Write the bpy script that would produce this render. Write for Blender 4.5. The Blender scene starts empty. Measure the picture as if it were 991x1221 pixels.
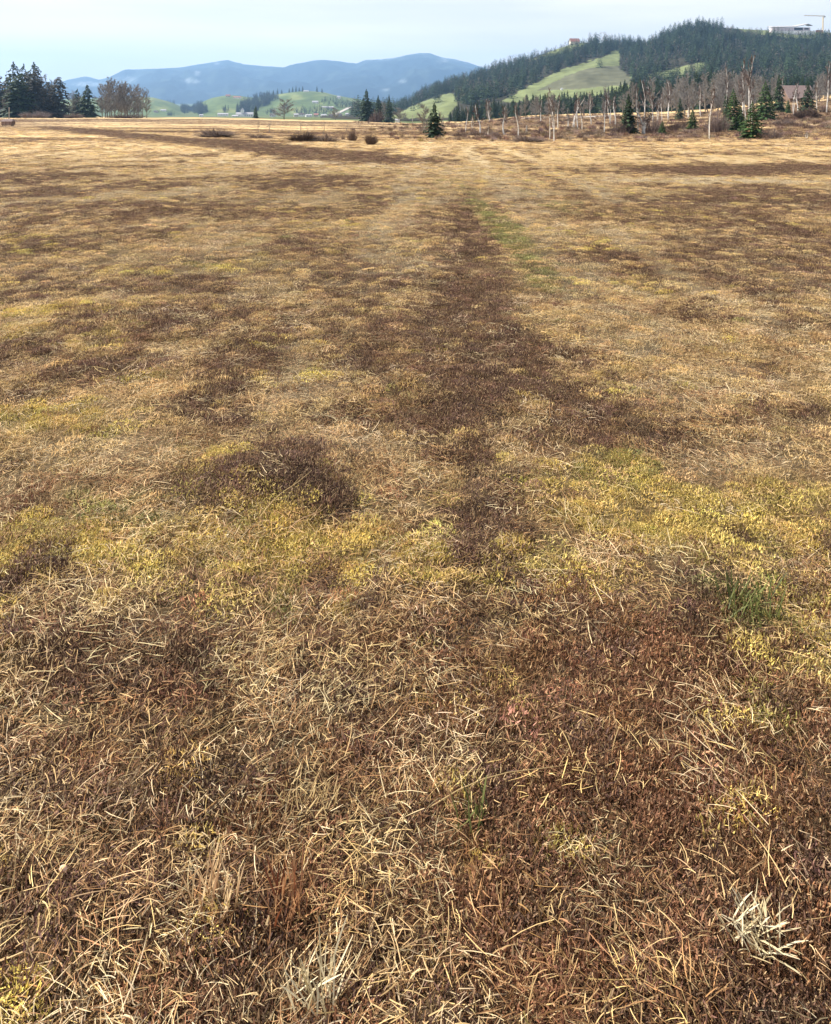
import bpy, math, random
import numpy as np
from mathutils import Vector, Euler

# ------------------------------------------------------------------ camera, world, sun
S = bpy.context.scene
COL = S.collection
CAM_H, FPX, U0, V0 = 1.6, 950.0, 495.5, 118.0      # eye height, focal length and horizon in photo pixels
cam = bpy.data.cameras.new('camera')
cam.sensor_fit = 'HORIZONTAL'
cam.sensor_width = 36.0
cam.lens = 36.0 * FPX / 991.0
cam.shift_y = -(610.5 - V0) / 991.0                 # level camera, lens shifted down: trees stand upright as in the photo
cam.clip_start = 0.05
cam.clip_end = 60000
camo = bpy.data.objects.new('camera', cam)
COL.objects.link(camo)
camo.location = (0, 0, CAM_H)
camo.rotation_euler = (math.radians(90), 0, 0)
S.camera = camo

SUN_AZ, SUN_EL = -62.0, 43.0                        # degrees; azimuth from +Y (view direction), negative = left
world = bpy.data.worlds.new('World')
S.world = world
world.use_nodes = True
wn, wl = world.node_tree.nodes, world.node_tree.links
wn.clear()
w_out = wn.new('ShaderNodeOutputWorld')
w_bg = wn.new('ShaderNodeBackground')
w_sky = wn.new('ShaderNodeTexSky')
w_sky.sky_type = 'NISHITA'
w_sky.sun_disc = False
w_sky.sun_elevation = math.radians(SUN_EL)
w_sky.sun_rotation = math.radians(SUN_AZ)
w_sky.altitude = 900
w_sky.air_density = 1.0
w_sky.dust_density = 1.5
w_tc = wn.new('ShaderNodeTexCoord')
w_map = wn.new('ShaderNodeMapping')
w_map.inputs['Scale'].default_value = (1.0, 1.6, 9.0)
w_map.inputs['Location'].default_value = (0.3, 0.0, 0.25)
w_noise = wn.new('ShaderNodeTexNoise')
w_noise.inputs['Scale'].default_value = 1.7
w_noise.inputs['Detail'].default_value = 6
w_noise.inputs['Roughness'].default_value = 0.5
w_sep = wn.new('ShaderNodeSeparateXYZ')              # veil cover = 1 - exp(-depth / sin(elevation))
w_mx = wn.new('ShaderNodeMath'); w_mx.operation = 'MAXIMUM'; w_mx.inputs[1].default_value = 0.03
w_dv = wn.new('ShaderNodeMath'); w_dv.operation = 'DIVIDE'
w_dp = wn.new('ShaderNodeMapRange'); w_dp.inputs['From Min'].default_value = 0.3; w_dp.inputs['From Max'].default_value = 0.7
w_dp.inputs['To Min'].default_value = -0.14; w_dp.inputs['To Max'].default_value = -0.42
w_ex = wn.new('ShaderNodeMath'); w_ex.operation = 'EXPONENT'
w_ramp = wn.new('ShaderNodeMath'); w_ramp.operation = 'SUBTRACT'; w_ramp.inputs[0].default_value = 1.0
w_cr = wn.new('ShaderNodeValToRGB')                 # cloud veil: blue grey to white
w_cr.color_ramp.elements[0].position = 0.38
w_cr.color_ramp.elements[0].color = (0.81, 0.76, 0.71, 1)
w_cr.color_ramp.elements[1].position = 0.68
w_cr.color_ramp.elements[1].color = (1.0, 0.95, 0.885, 1)
w_scale = wn.new('ShaderNodeVectorMath')
w_scale.operation = 'SCALE'
w_scale.inputs['Scale'].default_value = 8.9
w_mix = wn.new('ShaderNodeMix')
w_mix.data_type = 'RGBA'
wl.new(w_tc.outputs['Generated'], w_map.inputs['Vector'])
wl.new(w_map.outputs['Vector'], w_noise.inputs['Vector'])
wl.new(w_tc.outputs['Generated'], w_sep.inputs[0])
wl.new(w_sep.outputs['Z'], w_mx.inputs[0])
wl.new(w_noise.outputs['Fac'], w_dp.inputs['Value'])
wl.new(w_dp.outputs[0], w_dv.inputs[0])
wl.new(w_mx.outputs[0], w_dv.inputs[1])
wl.new(w_dv.outputs[0], w_ex.inputs[0])
wl.new(w_ex.outputs[0], w_ramp.inputs[1])
wl.new(w_noise.outputs['Fac'], w_cr.inputs['Fac'])
wl.new(w_cr.outputs['Color'], w_scale.inputs[0])
wl.new(w_ramp.outputs[0], w_mix.inputs[0])
wl.new(w_sky.outputs['Color'], w_mix.inputs[6])
wl.new(w_scale.outputs['Vector'], w_mix.inputs[7])
wl.new(w_mix.outputs[2], w_bg.inputs['Color'])
w_bg.inputs['Strength'].default_value = 0.075
wl.new(w_bg.outputs['Background'], w_out.inputs['Surface'])

sun = bpy.data.lights.new('sun', 'SUN')
sun.energy = 5.0
sun.angle = math.radians(0.6)
sun.color = (1.0, 0.95, 0.87)
suno = bpy.data.objects.new('sun', sun)
COL.objects.link(suno)
_a, _e = math.radians(SUN_AZ), math.radians(SUN_EL)
sdir = Vector((math.sin(_a) * math.cos(_e), math.cos(_a) * math.cos(_e), math.sin(_e)))
suno.rotation_euler = (-sdir).to_track_quat('-Z', 'Y').to_euler()
suno.location = (-30, 20, 60)

S.view_settings.view_transform = 'Standard'
S.view_settings.look = 'None'
S.view_settings.exposure = 1.1
S.view_settings.gamma = 1.0
S.render.engine = 'CYCLES'
S.cycles.max_bounces = 4
S.cycles.diffuse_bounces = 2
S.cycles.transmission_bounces = 2
S.cycles.glossy_bounces = 1
S.cycles.volume_bounces = 0
S.cycles.use_denoising = True

rng = np.random.default_rng(11)
random.seed(5)

# ------------------------------------------------------------------ noise and terrain
def _hash(ix, iy, seed):
    h = (ix.astype(np.int64) * 374761393 + iy.astype(np.int64) * 668265263 + seed * 974634947) & 0xFFFFFFFF
    h = ((h ^ (h >> 13)) * 1274126177) & 0xFFFFFFFF
    h = (h ^ (h >> 16)) & 0xFFFFFFFF
    return h / 4294967295.0

def vnoise(x, y, seed=0):
    x = np.asarray(x, float); y = np.asarray(y, float)
    ix = np.floor(x); iy = np.floor(y)
    fx = x - ix; fy = y - iy
    fx = fx * fx * (3 - 2 * fx); fy = fy * fy * (3 - 2 * fy)
    a = _hash(ix, iy, seed); b = _hash(ix + 1, iy, seed)
    c = _hash(ix, iy + 1, seed); d = _hash(ix + 1, iy + 1, seed)
    return (a + (b - a) * fx) * (1 - fy) + (c + (d - c) * fx) * fy

def fbm(x, y, seed=0, octv=4, gain=0.5):
    s = 0; amp = 1; tot = 0
    for k in range(octv):
        s = s + amp * vnoise(x * 2**k + 17.3 * k, y * 2**k - 9.1 * k, seed + k)
        tot += amp; amp *= gain
    return s / tot

def sstep(e0, e1, t):
    t = np.clip((t - e0) / (e1 - e0), 0, 1)
    return t * t * (3 - 2 * t)

def terrain(x, y):
    x = np.asarray(x, float); y = np.asarray(y, float)
    d = np.maximum(y, 0.5)
    a = np.clip(x / np.maximum(d, 12), -0.8, 0.8) * FPX + U0         # bearing in photo columns
    bump = np.interp(a, [0, 250, 450, 600, 800, 1000], [2.0, 4.0, 7.0, 8, 8, 5]) * np.exp(-(np.log(d / 88.0) / 0.5) ** 2)
    R = np.interp(a, [-100, 0, 300, 490, 550, 640, 760, 850, 920, 991, 1100], [2.5, 2.6, 1.5, -5, -3.5, 5, 8, 12, 21, 30, 36])
    R = R + 3.0 * (fbm(a / 60.0, a * 0 + 7.7, 271, 3) - 0.5)
    Sx = sstep(75, 290, d)
    Sx = np.where(d > 420, 1.0, Sx)
    z = -y * 20.0 / 950.0 - d * (bump - R * Sx) / 950.0
    dd = np.minimum(np.maximum(d, 420), 1500)
    far = -dd * 20.0 / 950.0 + 420 * R / 950.0 * np.exp(-(np.maximum(d, 420) - 420) / 160.0)
    z = np.where(d > 420, far - 0.0, z)
    z = z + 0.30 * (fbm(x / 16.0, y / 9.0, 261, 2) - 0.5) * sstep(9, 20, d) * np.exp(-d / 140.0)
    # small undulation of the bog, hummocks, the dark mound left of the track
    near = np.exp(-d / 120.0)
    z = z + near * (0.10 * (fbm(x / 3.1, y / 3.1, 3, 2) - 0.5) + 0.06 * (fbm(x / 0.55, y / 0.55, 8, 3) - 0.5))
    z = z + 0.10 * np.exp(-(((x + 0.62) / 0.30) ** 2 + ((y - 3.45) / 0.36) ** 2))
    # wheel ruts of the track
    for rx, w in ((0.45, 0.22), (2.1, 0.25)):
        xr = rx + (y - 7) * (0.085 if rx < 1 else 0.06)
        z = z - 0.05 * np.exp(-((x - xr) / w) ** 2) * sstep(4.5, 6.5, y) * np.exp(-y / 60)
    return z

def tz(x, y):
    return float(terrain(np.array([x]), np.array([y]))[0])

def at(u, d):
    """point on the meadow at photo column u and distance d"""
    x = (u - U0) / FPX * d
    return x, d, tz(x, d)

def row_of(d, z):
    return V0 + FPX * (CAM_H - z) / d

def dist_for(u, row):
    """distance at which the meadow appears in a photo row, along column u"""
    ds = np.geomspace(1.2, 415, 700)
    xs = (u - U0) / FPX * ds
    rows = row_of(ds, terrain(xs, ds))
    k = int(np.argmin(np.abs(rows - row)))
    return float(ds[k])

# ------------------------------------------------------------------ helpers
def tag(o, label=None, cat=None, group=None, kind=None):
    if label: o['label'] = label
    if cat: o['category'] = cat
    if group: o['group'] = group
    if kind: o['kind'] = kind
    return o

def mesh_from(name, verts, faces, mat=None, tint=None, smooth=False):
    me = bpy.data.meshes.new(name)
    me.from_pydata([tuple(v) for v in verts], [], faces)
    if mat is not None: me.materials.append(mat)
    if tint is not None:
        at_ = me.attributes.new('tint', 'FLOAT', 'POINT')
        at_.data.foreach_set('value', np.asarray(tint, dtype=np.float32))
    if smooth:
        me.polygons.foreach_set('use_smooth', [True] * len(me.polygons))
    me.update()
    return me

def link(name, me, parent=None):
    o = bpy.data.objects.new(name, me)
    COL.objects.link(o)
    if parent is not None: o.parent = parent
    return o

def empty(name, loc, sc=(1, 1, 1), rz=0.0):
    o = bpy.data.objects.new(name, None)
    o.empty_display_size = 0.2
    COL.objects.link(o)
    o.location = loc; o.scale = sc; o.rotation_euler = (0, 0, rz)
    return o

class MB:
    def __init__(s): s.v = []; s.f = []; s.t = []
    def add(s, vs, fs, t=0.5):
        b = len(s.v); s.v.extend(vs); s.t.extend([t] * len(vs))
        s.f.extend([tuple(i + b for i in f) for f in fs])
    def box(s, x0, x1, y0, y1, z0, z1, t=0.5):
        s.add([(x0, y0, z0), (x1, y0, z0), (x1, y1, z0), (x0, y1, z0), (x0, y0, z1), (x1, y0, z1), (x1, y1, z1), (x0, y1, z1)],
              [(0, 3, 2, 1), (4, 5, 6, 7), (0, 1, 5, 4), (1, 2, 6, 5), (2, 3, 7, 6), (3, 0, 4, 7)], t)
    def tube(s, pts, rad, n=5, t=0.5):
        pts = [Vector(p) for p in pts]
        vs = []; fs = []
        for i, p in enumerate(pts):
            d = (pts[min(i + 1, len(pts) - 1)] - pts[max(i - 1, 0)]).normalized()
            a = d.orthogonal().normalized(); b = d.cross(a)
            for k in range(n):
                an = 2 * math.pi * k / n
                vs.append(tuple(p + (a * math.cos(an) + b * math.sin(an)) * rad[i]))
        for i in range(len(pts) - 1):
            for k in range(n):
                k2 = (k + 1) % n
                fs.append((i * n + k, i * n + k2, (i + 1) * n + k2, (i + 1) * n + k))
        fs.append(tuple(range((len(pts) - 1) * n, len(pts) * n)))
        fs.append(tuple(reversed(range(n))))
        s.add(vs, fs, t)
    def strip(s, pts, w, side, t=0.5):
        """flat ribbon through pts, widths w, side vector"""
        vs = []; fs = []
        for p, ww in zip(pts, w):
            p = Vector(p); vs.append(tuple(p - side * ww)); vs.append(tuple(p + side * ww))
        for i in range(len(pts) - 1):
            fs.append((2 * i, 2 * i + 1, 2 * i + 3, 2 * i + 2))
        s.add(vs, fs, t)
    def mesh(s, name, mat, smooth=False):
        return mesh_from(name, s.v, s.f, mat, s.t, smooth)

def copy_tree(o, parent=None):
    c = o.copy(); COL.objects.link(c)
    if parent is not None: c.parent = parent
    for ch in list(o.children): copy_tree(ch, c)
    return c

# ------------------------------------------------------------------ materials
def new_mat(name):
    m = bpy.data.materials.new(name); m.use_nodes = True
    n, l = m.node_tree.nodes, m.node_tree.links
    return m, n, l, n['Principled BSDF']

def mat_tint(name, dark, light, rough=0.9, mid=None, transl=0.0, spec=0.2):
    """colour ramped over a per-piece random attribute"""
    m, n, l, p = new_mat(name)
    a = n.new('ShaderNodeAttribute'); a.attribute_name = 'tint'
    r = n.new('ShaderNodeValToRGB')
    r.color_ramp.elements[0].color = (*dark, 1); r.color_ramp.elements[1].color = (*light, 1)
    if mid:
        e = r.color_ramp.elements.new(0.5); e.color = (*mid, 1)
    l.new(a.outputs['Fac'], r.inputs['Fac'])
    l.new(r.outputs['Color'], p.inputs['Base Color'])
    p.inputs['Roughness'].default_value = rough
    p.inputs['Specular IOR Level'].default_value = spec
    if transl:
        t = n.new('ShaderNodeBsdfTranslucent'); l.new(r.outputs['Color'], t.inputs['Color'])
        mx = n.new('ShaderNodeMixShader'); mx.inputs[0].default_value = transl
        l.new(p.outputs[0], mx.inputs[1]); l.new(t.outputs[0], mx.inputs[2])
        l.new(mx.outputs[0], n['Material Output'].inputs['Surface'])
    return m

def mat_noise(name, c0, c1, scale, rough=0.9, detail=5, stretch=(1, 1, 1), bump=0.0):
    m, n, l, p = new_mat(name)
    tc = n.new('ShaderNodeTexCoord'); mp = n.new('ShaderNodeMapping')
    mp.inputs['Scale'].default_value = stretch
    nz = n.new('ShaderNodeTexNoise'); nz.inputs['Scale'].default_value = scale; nz.inputs['Detail'].default_value = detail
    r = n.new('ShaderNodeValToRGB')
    r.color_ramp.elements[0].position = 0.32; r.color_ramp.elements[1].position = 0.68
    r.color_ramp.elements[0].color = (*c0, 1); r.color_ramp.elements[1].color = (*c1, 1)
    l.new(tc.outputs['Object'], mp.inputs[0]); l.new(mp.outputs[0], nz.inputs['Vector'])
    l.new(nz.outputs['Fac'], r.inputs['Fac']); l.new(r.outputs['Color'], p.inputs['Base Color'])
    p.inputs['Roughness'].default_value = rough; p.inputs['Specular IOR Level'].default_value = 0.2
    if bump:
        b = n.new('ShaderNodeBump'); b.inputs['Strength'].default_value = bump
        l.new(nz.outputs['Fac'], b.inputs['Height']); l.new(b.outputs[0], p.inputs['Normal'])
    return m

def mat_cover(name, noise_scale, amount, rough=0.95, bump=0.0):
    """ground cover colour stored per vertex, broken up by noise"""
    m, n, l, p = new_mat(name)
    a = n.new('ShaderNodeAttribute'); a.attribute_name = 'cover'
    g = n.new('ShaderNodeNewGeometry')
    nz = n.new('ShaderNodeTexNoise'); nz.inputs['Scale'].default_value = noise_scale; nz.inputs['Detail'].default_value = 8
    nz.inputs['Roughness'].default_value = 0.65
    l.new(g.outputs['Position'], nz.inputs['Vector'])
    mr = n.new('ShaderNodeMapRange')
    mr.inputs['From Min'].default_value = 0.3; mr.inputs['From Max'].default_value = 0.7
    mr.inputs['To Min'].default_value = 1 - amount; mr.inputs['To Max'].default_value = 1 + amount
    l.new(nz.outputs['Fac'], mr.inputs['Value'])
    v = n.new('ShaderNodeVectorMath'); v.operation = 'SCALE'
    l.new(a.outputs['Color'], v.inputs[0]); l.new(mr.outputs[0], v.inputs['Scale'])
    l.new(v.outputs[0], p.inputs['Base Color'])
    p.inputs['Roughness'].default_value = rough; p.inputs['Specular IOR Level'].default_value = 0.075
    if bump:
        b = n.new('ShaderNodeBump'); b.inputs['Strength'].default_value = bump; b.inputs['Distance'].default_value = 0.075
        l.new(nz.outputs['Fac'], b.inputs['Height']); l.new(b.outputs[0], p.inputs['Normal'])
    return m

def mat_blade(name, transl=0.35, bleach=0.8):
    """grass: colour from the instance, brightness and bleaching vary from blade to blade"""
    m, n, l, p = new_mat(name)
    a = n.new('ShaderNodeAttribute'); a.attribute_name = 'col'; a.attribute_type = 'INSTANCER'
    t = n.new('ShaderNodeAttribute'); t.attribute_name = 'tint'
    mr = n.new('ShaderNodeMapRange'); mr.inputs['To Min'].default_value = 0.25; mr.inputs['To Max'].default_value = 1.55; mr.inputs['From Max'].default_value = 0.85
    l.new(t.outputs['Fac'], mr.inputs['Value'])
    v0 = n.new('ShaderNodeVectorMath'); v0.operation = 'SCALE'
    l.new(a.outputs['Color'], v0.inputs[0]); l.new(mr.outputs[0], v0.inputs['Scale'])
    bl = n.new('ShaderNodeMapRange'); bl.inputs['From Min'].default_value = 0.80; bl.inputs['From Max'].default_value = 1.0; bl.inputs['To Max'].default_value = bleach
    l.new(t.outputs['Fac'], bl.inputs['Value'])
    v = n.new('ShaderNodeMix'); v.data_type = 'RGBA'
    l.new(bl.outputs[0], v.inputs[0]); l.new(v0.outputs[0], v.inputs[6]); v.inputs[7].default_value = (0.66, 0.48, 0.25, 1)
    vo = v.outputs[2]
    l.new(vo, p.inputs['Base Color'])
    p.inputs['Roughness'].default_value = 0.6; p.inputs['Specular IOR Level'].default_value = 0.10
    tr = n.new('ShaderNodeBsdfTranslucent'); l.new(vo, tr.inputs['Color'])
    mx = n.new('ShaderNodeMixShader'); mx.inputs[0].default_value = transl
    l.new(p.outputs[0], mx.inputs[1]); l.new(tr.outputs[0], mx.inputs[2])
    l.new(mx.outputs[0], n['Material Output'].inputs['Surface'])
    return m

def mat_plain(name, c, rough=0.8, var=0.12, scale=3.0):
    lo = tuple(x * (1 - var) for x in c); hi = tuple(min(1, x * (1 + var)) for x in c)
    return mat_noise(name, lo, hi, scale, rough)

M_needle = mat_tint('spruce needles', (0.010, 0.022, 0.012), (0.045, 0.075, 0.028), 0.8)
M_needle_y = mat_tint('young spruce needles', (0.018, 0.040, 0.012), (0.065, 0.115, 0.030), 0.8)
M_needle_b = mat_tint('dull spruce needles', (0.028, 0.030, 0.022), (0.085, 0.075, 0.050), 0.85)
M_bark = mat_noise('spruce bark', (0.05, 0.04, 0.03), (0.13, 0.10, 0.08), 9, stretch=(1, 1, 0.3))
M_barkgrey = mat_noise('grey bark', (0.14, 0.125, 0.11), (0.30, 0.275, 0.25), 9, stretch=(1, 1, 0.3))
M_birch = mat_noise('birch bark', (0.45, 0.43, 0.40), (0.88, 0.86, 0.81), 26, stretch=(.3, .3, 1.0), detail=3)
M_twig = mat_tint('bare twigs', (0.13, 0.122, 0.112), (0.33, 0.31, 0.29), 0.9)
M_twigb = mat_tint('birch twigs', (0.09, 0.062, 0.053), (0.23, 0.17, 0.145), 0.9)
M_bush = mat_tint('bush twigs', (0.06, 0.042, 0.032), (0.22, 0.15, 0.115), 0.9)

# ------------------------------------------------------------------ vegetation cover of the meadow (one map, in metres)
# kind, photo column and row of the patch centre, half width and half height there, strength
PATCH = [
 # brown heath / dead sedge
 ('B',545,285,38,40,.9),('B',545,385,68,75,1.),('B',548,485,62,38,1.),('B',520,440,70,20,.7),('B',560,545,40,45,.7),('B',520,265,25,10,1.),('B',600,440,40,35,.6),
 ('B',345,297,45,22,.7),('B',430,345,70,36,.9),('B',250,380,120,28,.75),('B',120,440,95,26,.85),('B',20,430,50,35,.9),('B',300,430,70,30,.8),('B',430,430,45,30,.8),
 ('B',250,480,80,22,.85),('B',330,578,82,40,1.3),('B',390,600,40,24,1.1),('B',250,590,60,35,.5),('B',25,690,45,26,.8),('B',150,395,80,14,.5),('B',60,330,80,20,.4),
 ('B',50,212,70,7,1.),('B',50,230,75,7,.9),('B',180,222,60,6,.7),('B',370,222,60,12,1.),('B',300,214,130,5,.6),('B',450,240,60,8,.4),
 ('B',850,262,130,26,.8),('B',950,245,100,25,1.),('B',930,320,90,40,.8),('B',840,300,60,18,.5),('B',960,390,60,22,.4),('B',700,255,40,8,.4),
 ('B',860,203,110,7,2.2),('B',960,200,120,6,2.2),('B',700,500,55,28,1.),('B',720,480,40,18,.7),('B',850,500,110,42,.6),('B',800,515,80,28,.6),('B',650,420,40,25,.5),('B',690,350,50,14,.4),
 ('B',210,800,110,30,.9),('B',90,770,60,20,.6),('B',480,700,70,30,.5),('B',380,690,45,24,.6),('B',580,640,60,30,.6),('B',560,610,60,24,.7),('B',300,830,60,18,.5),('B',590,560,40,30,.4),
 ('B',100,960,110,40,.8),('B',60,1040,80,40,.6),('B',270,1120,120,40,.5),('B',460,1140,80,50,.7),('B',450,870,100,40,.5),('B',840,690,60,20,.4),
 ('B',870,335,110,50,.75),('B',800,440,150,36,.5),('B',950,285,70,30,.9),('B',200,345,120,22,.75),('B',120,252,130,12,.8),('B',385,392,90,24,.8),('B',60,470,70,12,.5),('B',300,255,120,8,.7),('B',700,300,60,14,.5),
 # rust red moss and sedge
 ('R',700,775,150,45,.9),('R',790,850,130,55,.9),('R',720,950,160,60,.8),('R',590,1050,150,70,.8),('R',840,1010,120,60,.8),('R',560,1170,120,50,.8),('R',940,1150,90,60,.6),('R',650,700,70,30,.6),
 ('R',95,970,80,40,.6),('R',560,800,60,30,.5),('R',20,600,50,22,.4),('R',380,1060,60,30,.4),('R',450,760,60,20,.3),('R',150,900,90,30,.4),('R',760,300,60,12,.3),
 # yellow moss
 ('M',70,498,105,24,1.2),('M',70,642,75,36,1.3),('M',150,492,60,14,.8),('M',370,455,65,18,.9),('M',350,410,50,12,.5),('M',20,400,40,14,.7),('M',100,365,90,12,.5),('M',330,410,50,14,.5),
 ('M',830,612,150,32,1.),('M',910,640,80,40,.8),('M',700,570,110,32,.8),('M',640,670,75,30,.9),('M',600,545,50,20,.6),('M',420,640,70,24,.6),('M',330,660,70,20,.5),('M',700,680,60,20,.7),
 ('M',960,780,70,50,.7),('M',890,860,60,30,.6),('M',930,900,60,20,.5),('M',240,710,80,20,.4),('M',560,690,60,20,.5),('M',480,470,40,20,.3),('M',950,590,60,30,.5),
 ('M',170,910,70,18,.6),('M',50,1130,60,24,.8),('M',330,1180,60,20,.6),('M',680,1130,50,28,.6),('M',830,970,40,14,.6),('M',250,1010,50,20,.4),('M',200,320,120,10,.5),('M',120,300,100,8,.4),
 ('M',650,1000,40,16,.4),('M',520,760,50,14,.4),('M',90,550,70,14,.5),('M',760,350,60,14,.4),('M',860,350,70,12,.5),('M',400,270,60,8,.4),('M',610,480,40,16,.4),
 # green grass
 ('G',642,308,28,24,1.),('G',655,335,18,14,.9),('G',668,246,26,7,.8),('G',570,236,14,12,.7),('G',610,290,14,8,.5),('G',240,312,40,10,.8),('G',310,285,40,8,.4),('G',740,560,60,20,.7),
 ('G',900,712,60,26,.9),('G',960,690,50,40,.5),('G',200,610,80,28,.7),('G',130,600,70,18,.5),('G',570,965,40,24,.5),('G',990,760,50,60,.4),('G',395,330,18,7,.5),('G',640,400,40,14,.4),
 ('G',340,720,40,20,.4),('G',530,225,30,8,.4),('G',800,600,60,14,.4),('G',330,480,60,14,.3),
 # pale bleached straw
 ('P',860,214,140,4,2.6),('P',110,545,110,22,.8),('P',400,520,80,22,.5),('P',450,600,50,24,.4),('P',480,300,60,40,.7),('P',420,265,70,16,.6),('P',200,272,90,14,.5),('P',330,192,110,5,.7),('P',530,203,50,8,.8),
 ('P',640,262,40,14,.6),('P',700,330,55,30,.5),('P',780,390,70,28,.5),('P',860,450,110,26,.4),('P',480,195,90,6,.5),('P',500,500,40,20,.4),('P',60,860,100,24,.4),('P',430,810,100,24,.5),('P',380,960,60,40,.5),
 ('P',900,165,140,4,.5),('P',300,900,60,60,.4),('P',60,260,80,10,.4),('P',470,240,50,6,.4),('P',740,430,80,20,.3),
]
KIND = 'BRMGP'
def _pworld(p):
    k, cx, cy, rx, ry, s = p
    d0 = 1520.0 / (max(cy - ry, 150) - 138); d1 = 1520.0 / (cy + ry - 138)
    dc = (d0 + d1) / 2
    return k, (cx - U0) / FPX * dc, dc, rx / FPX * dc, max((d0 - d1) / 2, 0.02), s
PW = [_pworld(p) for p in PATCH]
LINES = [('P', [(715, 268), (765, 300), (830, 342), (905, 382), (960, 415)], 0.17, 4.5), ('P', [(600, 250), (628, 300), (668, 360), (700, 410)], 0.34, 0.8),
         ('B', [(60, 150), (200, 164), (320, 176), (440, 188)], 2.4, 3.2), ('B', [(100, 152), (260, 170), (400, 187), (480, 189)], 1.8, 2.8),
         ('G', [(560, 238), (600, 268), (650, 330), (668, 346)], 0.26, 1.7)]
LW = []
for k, pts, w, s in LINES:
    LW.append((k, [((u - U0) / FPX * 1520.0 / (v - 138), 1520.0 / (v - 138)) for u, v in pts], w, s))

PALM = {'S': (0.64, 0.45, 0.21), 'B': (0.140, 0.080, 0.054), 'R': (0.22, 0.108, 0.058), 'M': (0.56, 0.43, 0.13), 'G': (0.21, 0.20, 0.07), 'P': (0.75, 0.59, 0.35)}

def cover(x, y):
    """weights of S,B,R,M,G,P at points of the meadow"""
    x = np.asarray(x, float); y = np.asarray(y, float)
    d = np.maximum(np.hypot(x, y), 0.6)
    w = {k: np.zeros_like(x) for k in KIND}
    wob = fbm(x / 0.5, y / 0.5, 21, 4) - 0.5
    wob2 = fbm(x / 3.0 + 5, y / 3.0, 22, 4) - 0.5
    wx = 0.9 * wob + 0.7 * wob2
    near = np.interp(d, [0, 4, 12, 40], [1.6, 1.7, 1.4, 0.8])
    for k, cx, cy, ax, ay, s in PW:
        q = ((x - cx) / ax) ** 2 + ((y - cy) / ay) ** 2
        sel = q < 3.4
        if not sel.any(): continue
        qq = np.sqrt(q[sel]) + wx[sel] * near[sel]
        s = s * {'M': 1.25, 'R': 1.1, 'B': 1.95, 'G': 1.0, 'P': 1.7}[k]
        w[k][sel] = np.maximum(w[k][sel], s * (1 - sstep(0.45, 1.25, qq)))
    for k, pts, wd, s in LW:
        best = np.full_like(x, 9e9)
        for (x0, y0), (x1, y1) in zip(pts[:-1], pts[1:]):
            L2 = (x1 - x0) ** 2 + (y1 - y0) ** 2
            t = np.clip(((x - x0) * (x1 - x0) + (y - y0) * (y1 - y0)) / L2, 0, 1)
            best = np.minimum(best, np.hypot(x - x0 - t * (x1 - x0), y - y0 - t * (y1 - y0)))
        qq = best / wd + wx * 0.8
        w[k] = np.maximum(w[k], s * (1 - sstep(0.4, 1.3, qq)))
    # finer mottling everywhere
    dn = np.interp(d, [0, 10, 50, 200], [1, 1, 0.9, 0.9])
    sc = np.maximum(1.0, d / 14.0)
    lev = np.clip(np.log2(sc), 0, 6); l0 = np.floor(lev); fr = lev - l0
    def ms(seed, base, oct_):
        a = np.zeros_like(x)
        for q in range(8):
            wt = np.where(l0 == q, 1 - fr, 0) + np.where(l0 + 1 == q, fr, 0)
            m = wt > 0
            if m.any():
                s_ = base * 2 ** q
                a[m] += wt[m] * fbm(x[m] / s_ / (1 + .25 * q), y[m] / s_, seed + q, oct_)
        return a
    nB = ms(31, 0.7, 5); nM = ms(47, 0.8, 5); nR = ms(63, 0.5, 5); nP = ms(79, 0.35, 4); nF = ms(95, 0.16, 3)
    w['B'] = w['B'] * (0.45 + 1.1 * nF) + np.interp(d, [3, 5], [.65, 1.15]) * sstep(0.53, 0.72, nB) * dn + 0.45 * sstep(0.55, 0.8, nF)
    nf2 = ms(111, 0.11, 3)
    w['M'] = w['M'] * (0.5 + 1.0 * nf2) + 1.0 * sstep(0.54, 0.74, nM) * np.interp(d, [0, 4, 12, 20, 40], [0.5, 0.8, 0.8, 0.4, 0.08])
    w['R'] = w['R'] * (0.5 + 1.0 * nf2) + 0.8 * sstep(0.55, 0.75, nR) * np.interp(d, [0, 3, 10, 100], [0.6, 0.3, 0.25, 0.3])
    w['P'] = w['P'] * (0.6 + 0.8 * nP) + 0.9 * sstep(0.5, 0.7, nP) * 0.5
    w['G'] = w['G'] * (0.5 + 1.0 * nf2)
    w['S'] = np.interp(d, [2.2, 3.6, 6, 25, 45], [.66, .86, 1.0, 1.05, .95]) * (0.55 + 0.9 * ms(181, 0.14, 3)) * (1 - 0.45 * np.clip(w['R'], 0, 1))
    xs = x - 0.03 * y + .35 * (fbm(x / 2.5, y / 4.0, 241, 3) - .5)
    def lane(c, h): return 1 - sstep(.5, 1.15, np.abs(xs - c) / h + .7 * wob)
    far_ = sstep(3.0, 5.0, y) * sstep(60, 30, y)
    st1 = fbm(xs / 0.55, y / 9.0, 251, 4)
    w['B'] = w['B'] + far_ * (.75 * lane(.18, .5) * (.35 + 1.1 * st1) * sstep(19, 12, y) + .5 * sstep(.54, .68, st1))
    w['P'] = w['P'] + far_ * (1.9 * lane(-.72, .36) + 1.5 * lane(1.45, .40) + .7 * lane(3.4, .35) + .8 * sstep(.50, .36, st1))
    nr = sstep(3.0, 2.2, y)
    w['B'] = w['B'] + nr * (.22 + .7 * nB); w['M'] = w['M'] + nr * .7 * sstep(.55, .7, nM) + .5 * sstep(3.2, 2.4, y) * sstep(.62, .75, nf2); w['R'] = w['R'] + nr * (.08 + .5 * nR + .5 * sstep(-.2, .5, x))
    # scrubby brown ground in and beyond the hollow, and streaks across the far bog
    a = x / np.maximum(y, 1) * FPX + U0
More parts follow.
